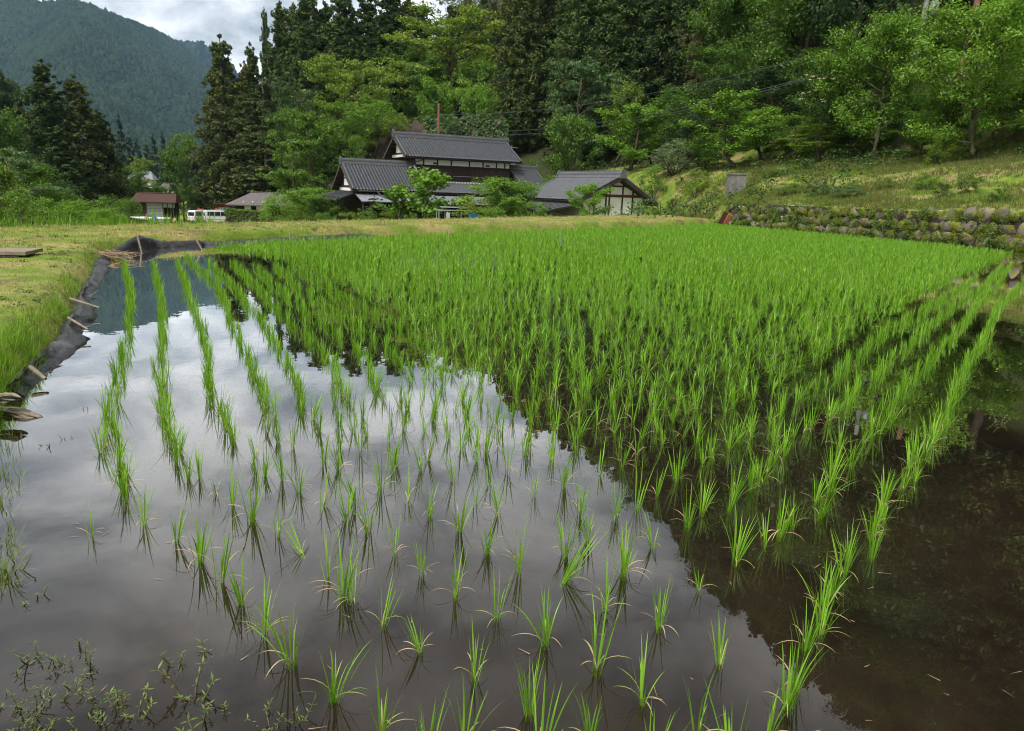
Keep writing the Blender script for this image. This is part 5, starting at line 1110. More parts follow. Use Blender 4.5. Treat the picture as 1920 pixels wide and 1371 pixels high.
g = gnd(14, 757, .08); o = crumple("old_rag", (g.x, g.y, 0.10), 0.05, 0.04, 0.03, "cloth", 97, "small bundled rag in the grass above the crumpled sack", "rag")
g = gnd(12, 478, 0.24); o = empty('plank_cover', (g.x, g.y, tz(g.x, g.y)), 0.2); prop(o, 'weathered plank cover over a dark ditch at the lawn picture edge', 'plank')
MB().box(-0.9, 0.38, -0.3, 0.0, 0.04, 0.09).build('plank', 'wood_pale', o); MB().box(-0.9, 0.36, 0.012, 0.3, 0.04, 0.088).build('plank', 'wood_pale', o); MB().box(-0.9, 0.28, -0.34, -0.22, -0.12, 0.03).build('bearer', 'wood_dark', o)
# ------------------------------------------------------------------ water weeds and floating bits
def weed(seed, n, h, leaf):
    r = np.random.default_rng(seed); mb = MB(); V = []; F = []
    for k in range(n):
        a = r.uniform(0, 6.28); x, y = r.normal(0, 0.035, 2); L = h * r.uniform(0.5, 1.0); d = Vector((math.cos(a) * 0.5, math.sin(a) * 0.5, 1)); p = Vector((x, y, -0.02)); pts = [p]
        for j in range(4): d = (d + Vector(r.normal(0, 0.22, 3))).normalized(); pts.append(pts[-1] + d * L / 4)
        mb.tube(pts, [0.0024, 0.0022, 0.002, 0.0016, 0.001], 4)
        for j, q in enumerate(pts[1:]):
            for sgn in ((0, 2.1, 4.2) if j == 3 else (0, 3.0)):
                az = a + sgn + r.normal(0, 0.4); ll = leaf * r.uniform(0.6, 1.1); ax = Vector((math.cos(az), math.sin(az), r.uniform(0.2, 1.1))).normalized(); sd_ = ax.cross(Vector((0, 0, 1))).normalized() * ll * 0.12; b0 = len(V)
                V += [tuple(q), tuple(q + ax * ll * 0.4 - sd_), tuple(q + ax * ll - Vector((0, 0, ll * 0.15))), tuple(q + ax * ll * 0.4 + sd_)]; F += [(b0, b0 + 1, b0 + 2), (b0, b0 + 2, b0 + 3)]
    return mb.mesh('stem', 'weed_stem', True), np_mesh('leaves', np.array(V), np.array(F), 'weed')
WEEDS = [weed(800 + k, [1, 2, 3, 5][k % 4], 0.085, 0.020) for k in range(8)]
def place_weed(px, py, v, s, label, group):
    g = gnd(px, py); o = empty('water_weed', (g.x, g.y, 0), rng.uniform(0, 6.28)); o.scale = (s, s, s); st_ = link('stem', WEEDS[v][0], o); st_['kind'] = 'stuff'; link('leaves', WEEDS[v][1], o); return prop(o, label, 'water weed', group)
CORNER = [(45, 1250), (60, 1300), (35, 1340), (75, 1365), (95, 1320), (110, 1240), (118, 1255), (132, 1250), (150, 1270), (175, 1265), (160, 1285), (70, 1230), (105, 1345), (130, 1375), (50, 1385), (85, 1395), (20, 1290), (15, 1365), (40, 1320), (65, 1345), (125, 1300)]
for k, (px, py) in enumerate(CORNER): place_weed(px, py, k % 8, rng.uniform(0.7, 1.1), 'small leafy water weed in the thick patch at the bottom corner', 'water weeds of the corner patch')
for px, py, v, s, lab in [(170, 1345, 1, 1, 'small water weed just beyond the corner patch'), (195, 1335, 2, 1, 'upright water weed second beyond the corner patch'), (218, 1300, 1, 1.1, 'single stemmed water weed with pointed tip'), (240, 1330, 2, 1.1, 'two stemmed water weed left of the branching one'), (265, 1345, 3, 1.2, 'leafy water weed in the gap before the branching clump'), (205, 1370, 0, 1, 'lowest lone water weed at the picture foot'),
    (358, 1250, 2, 1.5, 'branching brown water weed with broken stems'), (375, 1310, 3, 1.6, 'tall branching water weed beside the broken stemmed one'), (390, 1330, 1, 1.5, 'slender water weed under the tall branching one'), (440, 1325, 1, 0.9, 'lone bent water weed between weeds and rice'), (515, 1365, 3, 0.9, 'dense dark tuft of water weed at the picture foot'), (548, 1355, 3, 0.9, 'pale dense tuft of water weed beside the dark one'), (405, 1380, 2, 1.0, 'leafy water weed cut by the picture foot'),
    (95, 835, 2, 0.9, 'floating water weed opposite the first curving row'), (125, 825, 2, 0.7, 'second floating water weed opposite the first curving row'), (150, 768, 1, 0.7, 'thin floating weed near the old sack'), (55, 1120, 2, 1.0, 'dark water weed alone below the grassy margin'), (18, 1075, 3, 1.0, 'water weed at the margin above the lone dark one'), (8, 1040, 3, 1.0, 'water weed at the margin under the hanging grass'),
    (1880, 795, 3, 1.3, 'green water weed off the right end of the rice rows'), (1150, 1160, 2, 0.9, 'small weed among the rice seedlings')]: place_weed(px, py, v, s, lab, None)
mg = []
for k in range(70):
    px = rng.uniform(-10, 45) ** 1.0; py = rng.uniform(800, 1120); q = gnd(px * (1 - (py - 800) / 500), py); mg.append((q.x, q.y, 0.0))
v, f = mass(mg, [blades(np.random.default_rng(830 + k), 8, 0.08, 3, 0.004, 1.0, 1.5, base_r=0.05, lmin=0.3) for k in range(5)], np.random.default_rng(84), 0.6, 1.3)
prop(link('margin_weeds', np_mesh('margin_weeds', v, f, 'weed')), 'tangled green weeds creeping from the bank into the water', 'weeds', kind='stuff')
# straw bits and leaf scraps on the water
V = []; F = []; rd = np.random.default_rng(85)
for k in range(70):
    px, py = rd.uniform(60, 1915), 560 + 830 * rd.uniform() ** 0.9; q = gnd(px, py); d = math.hypot(q.x, q.y)
    if d > 9 or sdist(q.x, q.y, FIELD) > -0.1: continue
    a = rd.uniform(0, 6.28); L = rd.uniform(0.004, 0.026); w = rd.uniform(0.0007, 0.0018); ax = Vector((math.cos(a), math.sin(a), 0)); s_ = Vector((-ax.y, ax.x, 0)); b0 = len(V); q.z = 0.003
    V += [tuple(q - ax * L + s_ * w), tuple(q - ax * L - s_ * w), tuple(q + ax * L - s_ * w * .3), tuple(q + ax * L + s_ * w * .3)]; F.append((b0, b0 + 1, b0 + 2, b0 + 3))
prop(link('floating_straw', np_mesh('floating_straw', np.array(V), np.array(F), 'straw')), 'scraps of straw and leaf floating on the paddy water', 'straw', kind='stuff')

# ------------------------------------------------------------------ poles and wires
def pole(name, bottom, top, r0, r1, m, label):
    o = empty(name, bottom); b = MB(); d = Vector(top) - Vector(bottom); b.tube([-d * 0.03, d * 0.5, d], [r0, (r0 + r1) / 2, r1], 12); b.build('shaft', m, o, True); return prop(o, label, 'utility pole')
pb = at(1682, 285, 46); ptp = at(1734, -40, 46); pb.z = tz(pb.x, pb.y) - 0.2; ptp = Vector((pb.x + 0.35, pb.y, ptp.z)); pc = pole('utility_pole', pb, ptp, 0.20, 0.13, 'pole_concrete', 'grey concrete utility pole with transformer among the terrace trees')
top = ptp - pb
b = MB(); zz = at(1705, 100, 46).z - pb.z; b.box(-0.85, 0.75, -0.26, -0.18, zz - 0.04, zz + 0.04); b.build('crossarm', 'steel', pc); 
for x in (-0.75, -0.35, 0.6): b = MB(); b.tube([(x, -0.22, zz), (x, -0.22, zz + 0.16)], 0.035, 7); b.build('insulator', 'van_white', pc)
zt = at(1748, 30, 46).z - pb.z; b = MB(); b.tube([(0.78, -0.05, zt - 0.02), (0.78, -0.05, zt + 0.72)], [0.26, 0.27], 14); b.build('transformer', 'transformer', pc, True)
b = MB(); b.tube([(0.78, -0.05, zt + 0.74), (0.78, -0.05, zt + 0.80)], [0.28, 0.2], 14); [b.tube([(0.78 + dx_, -0.05, zt + 0.8), (0.78 + dx_, -0.05, zt + 1.0)], 0.04, 6) for dx_ in (-0.15, 0.15)]; b.build('bushings', 'steel', pc)
b = MB(); b.box(0.2, 0.6, -0.08, 0.0, zt + 0.3, zt + 0.38); b.build('bracket', 'steel', pc); b = MB(); b.box(-0.7, 1.2, -0.2, -0.12, zt + 1.0, zt + 1.08); b.build('crossarm', 'steel', pc)
q0 = at(1798, 110, 44); q1 = at(1816, -40, 44); q0.z = tz(q0.x, q0.y) - 0.2; q1 = Vector((q0.x + 0.55, q0.y, q1.z)); pole('utility_pole', q0, q1, 0.19, 0.16, 'pole_wood', 'red brown wooden pole behind the big arching tree')
q2 = at(822, 260, 78); q3 = at(822, 194, 78); q2.z = tz(q2.x, q2.y) - 0.3; q3 = Vector((q2.x, q2.y, q3.z)); pr = pole('utility_pole', q2, q3, 0.14, 0.11, 'pole_wood', 'thin reddish pole sticking up behind the farmhouse ridge')
b = MB(); b.box(-0.1, 0.35, -0.25, -0.1, (q3.z - q2.z) * 0.55, (q3.z - q2.z) * 0.55 + 0.25); b.build('junction_box', 'grey_trim', pr)
def wire(a, c, sag, label, rad=0.024):
    pts = []
    for k in range(17):
        t = k / 16; p = Vector(a).lerp(Vector(c), t); p.z -= sag * 4 * t * (1 - t); pts.append(p)
    b = MB(); b.tube(pts, rad, 5); prop(b.build('power_line', 'cable'), label, 'wire')
arm = Vector((pb.x, pb.y - 0.22, pb.z + zz + 0.16))
wire(arm + Vector((-0.75, 0, 0)), at(925, 253, 84), 1.3, 'lower thick cable running from the concrete pole to the farmhouse')
wire(arm + Vector((-0.35, 0, 0.1)), at(922, 246, 84), 1.2, 'upper cable running close above the thick one to the farmhouse')
wire(arm + Vector((0.6, 0, 1.6)), at(826, 214, 78.5), 1.5, 'highest cable ending at the reddish pole', 0.016)
wire(at(826, 212, 78), at(640, 222, 84), 0.5, 'thin cable from the reddish pole across the earth bank', 0.014)
wire(at(826, 216, 78), at(940, 218, 82), 0.4, 'thin cable from the reddish pole towards the dark cedars', 0.014)
wire(at(1712, 60, 46.2), at(1990, 15, 40), 0.4, 'cable leaving the concrete pole over the big arching tree', 0.018)
blk = empty('concrete_block', (0, 0, 0)); g = at(1383, 370, 43); blk.location = (g.x, g.y, tz(g.x, g.y)); prop(blk, 'weathered square concrete block standing where the stone wall ends', 'concrete block')
hb = at(1383, 328, 43).z - blk.location.z; MB().box(-0.62, 0.28, -0.4, 0.5, -0.2, hb).build('shaft', 'concrete', blk); MB().box(-0.66, 0.32, -0.44, 0.54, hb, hb + 0.09).build('cap', 'concrete', blk)
for px, m, lab in ((1352, 'terracotta', 'red clay trough tile leaning at the wall end'), (1341, 'wood_brown', 'dark brown board leaning at the wall end beside the red tile')):
    g = gnd(px, 416, 0.25); o = MB().box(-0.09, 0.09, -0.03, 0.03, 0, 0.46 if m == 'terracotta' else 0.62).build('leaning_tile' if m == 'terracotta' else 'leaning_board', m); o.location = (g.x, g.y - 0.8, 0.2); o.rotation_euler = (0.25, 0.32, 0.2); o.scale = (1.2, 1.0, 0.95); prop(o, lab, 'tile' if m == 'terracotta' else 'board')
for k, px in enumerate((1240, 1262)):
    g = at(px, 372 - k * 4, 47); z = tz(g.x, g.y); b = MB(); b.tube([(0, 0, -0.1), (0, 0, 1.1)], 0.03, 6); o = b.build('fence_post', 'wood_dark'); o.location = (g.x, g.y, z); prop(o, ['thin dark fence post on the path nearest the storehouse gable', 'thin dark fence post on the path farther from the storehouse'][k], 'post')

# ------------------------------------------------------------------ garden before the houses
for i, (px, yt, D, wd, key, m, nm, lab) in enumerate([
    (795, 316, 53, 140, 'bigleaf', 'leaf_bright', 'magnolia_tree', 'big leaved magnolia in the garden before the farmhouse front'), (748, 345, 54, 80, 'bigleaf', 'leaf_mid', 'magnolia_tree', 'lower big leaved tree beside the magnolia before the left wing'),
    (950, 334, 51, 150, 'broad2', 'leaf_bright', 'garden_tree', 'light green bushy tree before the right wing of the farmhouse'), (900, 362, 50, 110, 'shrub2', 'leaf_yellow', 'garden_shrub', 'round yellow green shrub between the magnolia and the bushy tree'), (1000, 372, 49, 90, 'shrub0', 'leaf_bright', 'garden_shrub', 'bright shrub before the lean-to of the storehouse'), (965, 368, 49, 80, 'shrub3', 'leaf_mid', 'garden_shrub', 'green shrub under the light bushy tree'),
    (1113, 343, 47.5, 84, 'broad3', 'leaf_bright', 'garden_tree', 'small airy tree before the storehouse gable'), (1105, 399, 45, 64, 'clipped', 'leaf_bright', 'clipped_azalea', 'larger clipped azalea mound below the storehouse gable'), (1170, 399, 45, 54, 'clipped', 'leaf_mid', 'clipped_azalea', 'smaller clipped azalea mound below the storehouse gable'),
    (1205, 384, 46, 60, 'shrub1', 'leaf_bright', 'hydrangea', 'leafy hydrangea with white heads at the storehouse corner'), (1240, 392, 45, 60, 'shrub2', 'leaf_mid', 'garden_shrub', 'green shrub beyond the hydrangea'), (1262, 370, 47, 30, 'broad1', 'leaf_yellow', 'garden_tree', 'thin young tree on the path beyond the storehouse'),
    (520, 364, 60, 100, 'wand0', 'leaf_bright', 'garden_shrub', 'airy bright shrub next to the clipped hedge'), (578, 352, 57, 120, 'broad5', 'leaf_bright', 'garden_tree', 'bright fruit tree before the grey roofed building'), (548, 384, 54, 80, 'shrub3', 'leaf_yellow', 'garden_shrub', 'low yellow green shrub under the fruit tree'), (625, 368, 56, 80, 'broad1', 'leaf_mid', 'garden_tree', 'green garden tree before the end of the left wing'), (655, 392, 53, 70, 'shrub0', 'leaf_yellow', 'garden_shrub', 'low yellow shrub before the left wing'),
    (702, 366, 55, 60, 'pine0', 'pine', 'garden_pine', 'small trained garden pine before the left wing'), (605, 396, 52, 60, 'shrub1', 'leaf_bright', 'garden_shrub', 'low bright shrub on the bank side of the fruit tree'), (770, 396, 51, 50, 'shrub3', 'leaf_mid', 'garden_shrub', 'low green shrub at the foot of the magnolia'), (1030, 398, 47, 40, 'shrub2', 'leaf_bright', 'garden_shrub', 'small bright shrub beside the boulder'), (685, 386, 52, 60, 'shrub2', 'leaf_mid', 'garden_shrub', 'rounded green shrub at the foot of the garden pine'), (725, 390, 52, 60, 'shrub0', 'leaf_yellow', 'garden_shrub', 'yellow green shrub between pine and magnolia'), (925, 385, 48, 80, 'shrub1', 'leaf_bright', 'garden_shrub', 'broad bright shrub spreading before the bushy tree'), (985, 345, 51, 70, 'broad4', 'leaf_bright', 'garden_tree', 'slim bright tree rising before the right wing roof')]):
    o = tree_px(key, m, px, yt, D, wd, nm, lab, cat='tree' if nm.endswith('tree') or nm.endswith('pine') else 'shrub')
    fl = {'hydrangea': ('flower_white', 26, 0.05), 'clipped_azalea': ('flower_red', 5 if 'smaller' in lab else 0, 0.03)}.get(nm)
    if fl and fl[1]:
        r = np.random.default_rng(900 + i); d = r.normal(size=(fl[1], 3)); d[:, 2] = np.abs(d[:, 2]); d /= np.linalg.norm(d, axis=1)[:, None]; d[:, 1] -= 0.2
        V, F = leaves(r, d * np.array([0.46, 0.46, 0.75]) + np.array([0, 0, 0.12]), np.full(fl[1], fl[2]), fl[1] * 22, 0.035, narrow=0.8); c = link('blossom', np_mesh('blossom', V, F, fl[0]), o); c.scale = [q for q in o.children[0].scale]
g = at(1033, 412, 46); o = link('boulder', STONES[3]); o.location = (g.x, g.y, tz(g.x, g.y) + 0.25); o.scale = (0.9, 0.7, 0.9); prop(o, 'rounded grey boulder beside the lean-to of the storehouse', 'rock')
# work tables under the magnolia
g = at(862, 410, 50); wb = empty('work_frame', (g.x, g.y, tz(g.x, g.y)), 0.35); prop(wb, 'pale metal work frame with shelves standing under the garden trees', 'table'); ht = at(862, 396, 50).z - wb.location.z
for x in (-1.5, -0.9, 0.1, 0.9, 1.4):
    b = MB(); b.tube([(x, 0, 0), (x, 0, ht)], 0.035, 6); b.build('leg', 'steel', wb); b = MB(); b.tube([(x, 0.7, 0), (x, 0.7, ht)], 0.035, 6); b.build('leg', 'steel', wb)
MB().box(-1.6, 1.5, -0.08, 0.78, ht, ht + 0.06).build('top', 'steel', wb); MB().box(-1.3, 0.7, -0.05, 0.7, ht + 0.22, ht + 0.27).build('shelf', 'board_white', wb)
for x in (-1.2, 0.6): MB().box(x, x + 0.05, 0.2, 0.25, ht + 0.06, ht + 0.22).build('shelf_post', 'steel', wb)
g = at(840, 412, 49); o = MB().box(-0.13, 0.13, -0.03, 0.03, 0, 0.8).build('white_sheet', 'board_white'); o.location = (g.x, g.y, tz(g.x, g.y) + at(840, 400, 49).z - tz(g.x, g.y) - 0.75); prop(o, 'white cloth hanging from the work frame', 'cloth')
g = at(888, 412, 49); cr = empty('blue_crate', (g.x, g.y, at(888, 414, 49).z), 0.3); prop(cr, 'blue plastic crate beside the pale work frame', 'crate')
MB().box(-0.3, 0.3, -0.2, 0.2, 0, 0.04).build('base', 'blue', cr)
for q in ((-0.3, 0.3, -0.2, -0.17), (-0.3, 0.3, 0.17, 0.2), (-0.3, -0.27, -0.17, 0.17), (0.27, 0.3, -0.17, 0.17)): MB().box(*q, 0.04, 0.45).build('side', 'blue', cr)

# ------------------------------------------------------------------ buildings and vehicles down the valley
def ground_D(px, py, D0):
    best = min(np.arange(D0 - 25, D0 + 30, 0.5), key=lambda D: abs(at(px, py, float(D)).z - tz(at(px, py, float(D)).x, float(D))) + abs(D - D0) * 0.02); p = at(px, py, float(best)); return p
def hip_roof(parent, x0, x1, y0, y1, z0, h, inset, m):
    ym = (y0 + y1) / 2; b = MB(); v = [(x0, y0, z0), (x1, y0, z0), (x1, y1, z0), (x0, y1, z0), (x0 + inset, ym, z0 + h), (x1 - inset, ym, z0 + h)]; v += [(a, c, d - 0.12) for a, c, d in v[:4]]
    b.add(v, [(0, 1, 5, 4), (1, 2, 5), (2, 3, 4, 5), (3, 0, 4), (6, 9, 8, 7), (0, 6, 7, 1), (1, 7, 8, 2), (2, 8, 9, 3), (3, 9, 6, 0)]); o = b.build('roof', m, parent); b = MB(); b.tube([(x0 + inset, ym, z0 + h + .03), (x1 - inset, ym, z0 + h + .03)], 0.09, 6); b.build('ridge', m, o); return o
# red roofed shed
p = at(300, 409, 92); p.z = min(tz(p.x, p.y), at(300, 411, 92).z); shed = empty('red_roofed_shed', p, R(14)); prop(shed, 'small shed with rusty red roof, whitewashed boards and an open bay', 'shed'); k = 92 / FPX
zt = lambda y: at(300, y, 92).z - p.z
hip_roof(shed, -2.9, 2.5, -2.2, 2.6, zt(378), zt(363) - zt(378), 0.35, 'roof_red')
MB().box(-2.3, 2.0, 1.9, 2.0, 0, zt(379)).build('rear_wall', 'wood_dark', shed); MB().box(-2.3, -2.2, -1.5, 1.9, 0, zt(379)).build('side_wall', 'wood_dark', shed)
for j in range(9): MB().box(-1.1, 0.75, -1.56 + 0.004 * (j % 2), -1.50, 0.1 + j * (zt(380) - 0.1) / 9, 0.1 + (j + 0.93) * (zt(380) - 0.1) / 9).build('board', 'board_white', shed)
MB().box(-2.2, -1.15, -1.5, -1.42, 0, zt(379)).build('side_wall', 'wood_dark', shed)
for x in (-2.25, -1.75, -1.15, 0.82, 1.35, 2.0): MB().box(x - 0.06, x + 0.06, -1.6, -1.48, 0, zt(379)).build('post', 'wood_barge', shed)
MB().box(0.8, 2.2, -1.58, -1.5, 0.35, 0.5).build('rail', 'wood_barge', shed); MB().box(0.8, 2.2, -1.58, -1.5, zt(388), zt(380)).build('lintel_board', 'board_white', shed)
# grey roofed building
p = at(500, 395, 84); p.z = at(500, 416, 84).z; bld = empty('grey_roofed_building', p, R(10)); prop(bld, 'low building with warm grey hipped roof behind the clipped hedge', 'house'); z2 = lambda y: at(500, y, 84).z - p.z
hip_roof(bld, -4.1, 4.2, -2.4, 3.4, z2(384), z2(362) - z2(384), 2.4, 'roof_slate'); MB().box(-3.2, 3.6, -1.4, 2.8, 0, z2(383)).build('wall', 'wood_dark', bld)
for x0, x1, m in ((-2.2, -1.5, 'plaster'), (-0.9, 0.3, 'plaster'), (-1.45, -0.95, 'glass_dark')): MB().box(x0, x1, -1.46, -1.405, 0.2, z2(385)).build('wall_panel' if m == 'plaster' else 'window', m, bld)
for x in (-2.2, -1.2, -0.1): MB().box(x, x + 0.12, -2.1, -2.0, z2(380), z2(377.5)).build('snow_guard', 'van_white', bld)
# red stall with a pale sheet
p = at(421, 400, 106); p.z = at(421, 420, 106).z; st = empty('red_stall', p, R(8)); prop(st, 'red painted stall with a pale green sheet beside the clipped hedge', 'stall'); z3 = lambda y: at(421, y, 106).z - p.z
for x in (-0.95, 0.95): MB().box(x - 0.12, x + 0.12, -0.1, 0.1, 0, z3(385)).build('post', 'red_paint', st)
MB().box(-1.07, 1.07, -0.1, 0.1, z3(388), z3(384)).build('fascia', 'red_paint', st); MB().box(-1.3, 1.4, -0.5, 1.4, z3(383.5), z3(382)).build('roof', 'wood_dark', st); MB().box(-0.8, 0.8, -0.06, -0.02, z3(405), z3(389)).build('sheet', 'tarp', st)
# clipped hedge
hp0 = at(429, 417, 76); hp1 = at(494, 418, 72); hz0 = at(460, 393, 74).z; r = np.random.default_rng(930); C = []
hd = empty('clipped_hedge', ((hp0.x + hp1.x) / 2, 74, min(tz(hp0.x, 76), hp0.z)), math.atan2(hp1.y - hp0.y, hp1.x - hp0.x)); prop(hd, 'box shaped clipped hedge beside the white vans', 'hedge'); hl = (hp1 - hp0).length / 2; hh = hz0 - hd.location.z
for k_ in range(700):
    a = r.uniform(-hl, hl); f_ = r.integers(0, 3); C.append((a, -0.55 if f_ == 0 else r.uniform(-0.55, 0.55), r.uniform(0.1, hh) if f_ == 0 else hh - 0.08 if f_ == 1 else r.uniform(0, hh)))
V, F = leaves(r, np.array(C), np.full(700, 0.13), 9000, 0.11, narrow=0.6); link('foliage', np_mesh('foliage', V, F, 'leaf_bright'), hd); MB().box(-hl + .1, hl - .1, -0.4, 0.4, 0, hh - 0.15).build('branches', 'wood_dark', hd)
# two white vans with red light bars
def van(px, py, D, rz, label, plate):
    p = at(px, py, D); o = empty('van', p, rz); prop(o, label, 'van')
    side = [(-1.68, 0.32), (-1.70, 0.95), (-1.58, 1.72), (-1.42, 1.86), (0.55, 1.88), (0.80, 1.80), (1.42, 1.08), (1.70, 0.92), (1.74, 0.34)]     # (x, z), rear at -x
    b = MB(); n = len(side); v = []
    for y, ins in ((-0.74, 0.0), (0.74, 0.0)):
        for x, z in side: v.append((x, y * (1 - 0.12 * max(0, (z - 0.95) / 0.95)), z))
    b.add(v, [list(range(n)), list(range(n, 2 * n))[::-1]] + [[i, n + i, n + (i + 1) % n, (i + 1) % n] for i in range(n)]); body = b.build('body', 'van_white', o)
    def pane(name, pts, m='glass_dark'):
        q = [Vector(t) for t in pts]; nr = (q[1] - q[0]).cross(q[2] - q[0]).normalized() * 0.012; w = MB(); w.add([t + nr for t in q] + [t - nr for t in q], [list(range(len(q))), [len(q) + i for i in range(len(q))][::-1]] + [[i, len(q) + i, len(q) + (i + 1) % len(q), (i + 1) % len(q)] for i in range(len(q))]); return w.build(name, m, o)
    pane('rear_window', [(-1.665, 0.60, 1.10), (-1.665, -0.60, 1.10), (-1.60, -0.56, 1.62), (-1.60, 0.56, 1.62)])
    for s in (-1, 1):
        yk = lambda z: s * (0.745 * (1 - 0.12 * (z - 0.95) / 0.95) + 0.004)
        pane('side_window', [(-1.38, yk(1.12), 1.12), (-0.45, yk(1.12), 1.12), (-0.45, yk(1.66), 1.66), (-1.32, yk(1.66), 1.66)]); pane('side_window', [(-0.38, yk(1.12), 1.12), (0.35, yk(1.12), 1.12), (0.35, yk(1.66), 1.66), (-0.38, yk(1.66), 1.66)]); pane('side_window', [(0.42, yk(1.12), 1.12), (1.22, yk(1.12), 1.12), (0.78, yk(1.66), 1.66), (0.42, yk(1.66), 1.66)])
        for x in (-1.08, 1.08):
            w = MB(); w.tube([(x, s * 0.60, 0.28), (x, s * 0.755, 0.28)], 0.28, 16); wl = w.build('wheel', 'tyre', o, False); w = MB(); w.tube([(x, s * 0.75, 0.28), (x, s * 0.765, 0.28)], 0.16, 12); w.build('rim', 'steel', wl)
        MB().box(-1.725, -1.66, s * 0.66 - 0.07, s * 0.66 + 0.07, 0.80, 0.98).build('tail_light', 'red_lens', o); MB().box(1.66, 1.735, s * 0.55 - 0.12, s * 0.55 + 0.12, 0.66, 0.82).build('headlight', 'steel', o)
        MB().box(-1.6, 1.5, s * 0.748 - 0.006, s * 0.748 + 0.006, 0.62, 0.66).build('side_stripe', 'grey_trim', o); MB().box(-0.5, -0.36, s * 0.752 - 0.01, s * 0.752 + 0.01, 0.98, 1.02).build('door_handle', 'grey_trim', o)
    pane('windscreen', [(0.86, -0.6, 1.74), (0.86, 0.6, 1.74), (1.40, 0.64, 1.12), (1.40, -0.64, 1.12)][::-1])
    MB().box(-1.78, -1.66, -0.74, 0.74, 0.30, 0.50).build('bumper', 'grey_trim', o); MB().box(-1.795, -1.782, -0.17, 0.17, 0.34, 0.46).build('number_plate', 'yellow' if plate else 'van_white', o)
    lb = MB(); lb.box(-0.02, 0.22, -0.55, 0.55, 1.93, 1.97); lbo = lb.build('light_bar', 'steel', o)
    for y0, y1 in ((-0.55, -0.1), (0.1, 0.55)): MB().box(-0.01, 0.21, y0, y1, 1.97, 2.10).build('lens', 'red_lens', lbo)
    return o
van(377, 419, 103, R(66), 'white van with red light bar and yellow plate seen from behind, beside the shed', True)
van(407, 419.5, 100, R(36), 'white van with red light bar seen from its rear corner, beside the hedge', False)
# kayak with paddles on the far lawn edge
p = at(284, 414, 70); ky = empty('kayak', (p.x, p.y, p.z), R(8)); prop(ky, 'long white kayak lying in the grass before the red roofed shed', 'kayak')
V = []; n1, n2 = 10, 13
for j in range(n2):
    t = j / (n2 - 1); x = (t - 0.5) * 3.9; w = 0.34 * math.sin(math.pi * (0.03 + 0.94 * t)) ** 0.8
    for i in range(n1): th = 2 * math.pi * i / n1; V.append((x, math.cos(th) * w, 0.22 + math.sin(th) * w * (0.55 if math.sin(th) > 0 else 0.6) + 0.10 * (2 * t - 1) ** 4))
i = np.arange(n1 * n2).reshape(n2, n1); F = np.stack([i[:-1], np.roll(i, -1, 1)[:-1], np.roll(i, -1, 1)[1:], i[1:]], -1).reshape(-1, 4)
link('hull', np_mesh('hull', np.array(V), F, 'kayak', smooth=True), ky)
b = MB(); b.tube([(-0.5, 0, 0.42), (0.35, 0, 0.42)], [0.2, 0.2], 10); b.build('cockpit', 'grey_trim', ky)
def paddle(px, py, m, label, a):
    p = at(px, py, 69.5); o = empty('paddle', p, a); prop(o, label, 'paddle'); b = MB(); b.tube([(0, 0, 0), (0.5, 0, -0.45)], 0.02, 6); b.build('shaft', 'grey_trim', o)
    b = MB(); b.prism([(-0.02, 0.0), (0.10, 0.02), (0.06, 0.26), (-0.12, 0.40), (-0.30, 0.36), (-0.30, 0.20), (-0.16, 0.04)], 'y', -0.02, 0.02); b.build('blade', m, o)
paddle(292, 411, 'blue', 'paddle with a bright blue blade standing up behind the kayak', 0.2); paddle(278, 413, 'tan', 'paddle with a tan blade leaning on the kayak', 0.1); paddle(325, 416, 'tan', 'tan bladed paddle lying past the kayak end', 2.9)
# far roofs among the trees
def far_house(px, py_e, py_r, D, wpx, m, label, base):
    p = at(px, base, D); o = empty('valley_house', p, R(12)); prop(o, label, 'house'); w = wpx * D / FPX / 2; ze = at(px, py_e, D).z - p.z; zr = at(px, py_r, D).z - p.z
    hip_roof(o, -w, w, -w * 0.7, w * 0.7, ze, zr - ze, w * 0.25, m); MB().box(-w * 0.85, w * 0.85, -w * 0.55, w * 0.55, 0, ze - 0.05).build('wall', 'plaster', o)
    for x in (-0.5, 0.1): MB().box(x * w, x * w + 0.35 * w, -w * 0.56, -w * 0.551, ze * 0.4, ze * 0.8).build('window', 'glass_dark', o)
far_house(265, 336, 322, 175, 52, 'metal_roof', 'far house with pale grey roof before the far cedar row', 352); far_house(196, 363, 354, 118, 40, 'metal_dark', 'far low house with dark greenish roof below the dark cedars', 376); far_house(318, 352, 344, 150, 26, 'roof_slate', 'far small house with pale wall beside the tall cedar', 368)
# bare earth bank behind the farmhouse
bk = []
for j in range(26):
    for i in range(60):
        u = 672 + (948 - 672) * i / 59; D = 83 - 7.0 * i / 59 + 2.6 * j / 25; top = float(np.interp(u, [672, 688, 712, 742, 800, 880, 948], [352, 318, 262, 234, 224, 217, 226])) + 5 * math.sin(i * 1.3); z0 = at(u, 345, 80).z; z1 = at(u, top, D).z; q = at(u, 300, D)
        n_ = fbm(i * 0.35, j * 0.3, 44); bk.append((q.x, D + 1.6 * (n_ - 0.5), z0 + (z1 - z0) * j / 25 + 0.4 * (n_ - .5)))
i = np.arange(26 * 60).reshape(26, 60); F = np.stack([i[:-1, :-1], i[:-1, 1:], i[1:, 1:], i[1:, :-1]], -1).reshape(-1, 4)
prop(link('earth_bank', np_mesh('earth_bank', np.array(bk), F, 'cliff', smooth=True)), kind='structure')
r = np.random.default_rng(940); pick = [bk[k] for k in range(len(bk)) if (k % 60) > 26 and r.uniform() < 0.7]
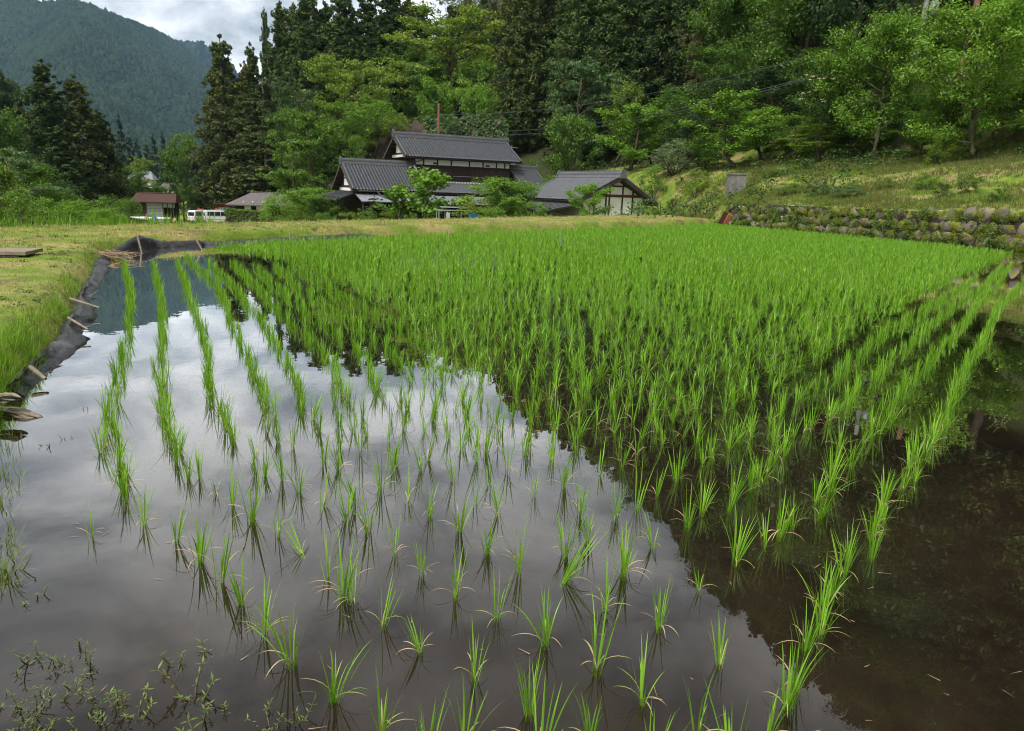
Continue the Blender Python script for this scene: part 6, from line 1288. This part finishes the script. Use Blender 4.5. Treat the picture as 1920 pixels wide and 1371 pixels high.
V, F = leaves(r, np.array(pick) + np.array([0, -0.15, 0]), r.uniform(0.15, 0.45, len(pick)), 16000, 0.22, narrow=0.7); prop(link('bank_creeper', np_mesh('bank_creeper', V, F, 'leaf_layer')), 'pale green creeper hanging over the earth bank behind the farmhouse', 'creeper', kind='stuff')
# cream blossom flecks on the terrace tree
r = np.random.default_rng(950); C = np.array([tuple(at(r.uniform(1500, 1640), 165 + r.uniform(-25, 30), 46.0 + r.uniform(-1, 1))) for _ in range(40)]); V, F = leaves(r, C, np.full(40, 0.16), 700, 0.09, narrow=0.8, flat=0.3, up=0.8)
prop(link('cream_blossom', np_mesh('cream_blossom', V, F, 'flower_cream')), 'flat cream blossom sprays on the terrace tree', 'blossom', kind='stuff')

# ------------------------------------------------------------------ haze over the valley and 
def volume(name, dens, col=(0.80, 0.88, 1.0)):
    m, nt, n, out, L = mat(name); v = n('ShaderNodeVolumePrincipled'); v.inputs['Color'].default_value = c4(col); v.inputs['Density'].default_value = dens; v.inputs['Anisotropy'].default_value = 0.0; L(v.outputs[0], out.inputs['Volume']); M[name] = m; return m
volume('haze', 0.000072, (0.42, 0.70, 1.0))
hz = MB().box(-2600, 900, -90, 3900, -14, 900).build('haze', 'haze'); hz['kind'] = 'stuff'; hz['label'] = 'thin blue haze filling the valley air'; hz['category'] = 'haze'


# broad leaved weeds and clover in the mown grass
r = np.random.default_rng(960); P = []
while len(P) < 420:
    x = r.uniform(-14, 3, 3000); y = r.uniform(2.5, 24, 3000); z, dw, dg, dl, sd = terrain(x, y); ok = (sd > 0.25) & (z > 0.1) & (dw < 0) & (x < 0.3 * y) & (fbm(x * 0.5, y * 0.5, 15) > r.uniform(0.35, 0.65, 3000)); P += list(zip(x[ok], y[ok], z[ok] + 0.01))
V, F = leaves(r, np.array(P[:420]), r.uniform(0.05, 0.16, 420), 9000, 0.035, narrow=0.6, flat=0.25, up=0.7)
prop(link('lawn_weeds', np_mesh('lawn_weeds', V, F, 'weed')), 'low broad leaved weeds scattered in the mown grass', 'weeds', kind='stuff')
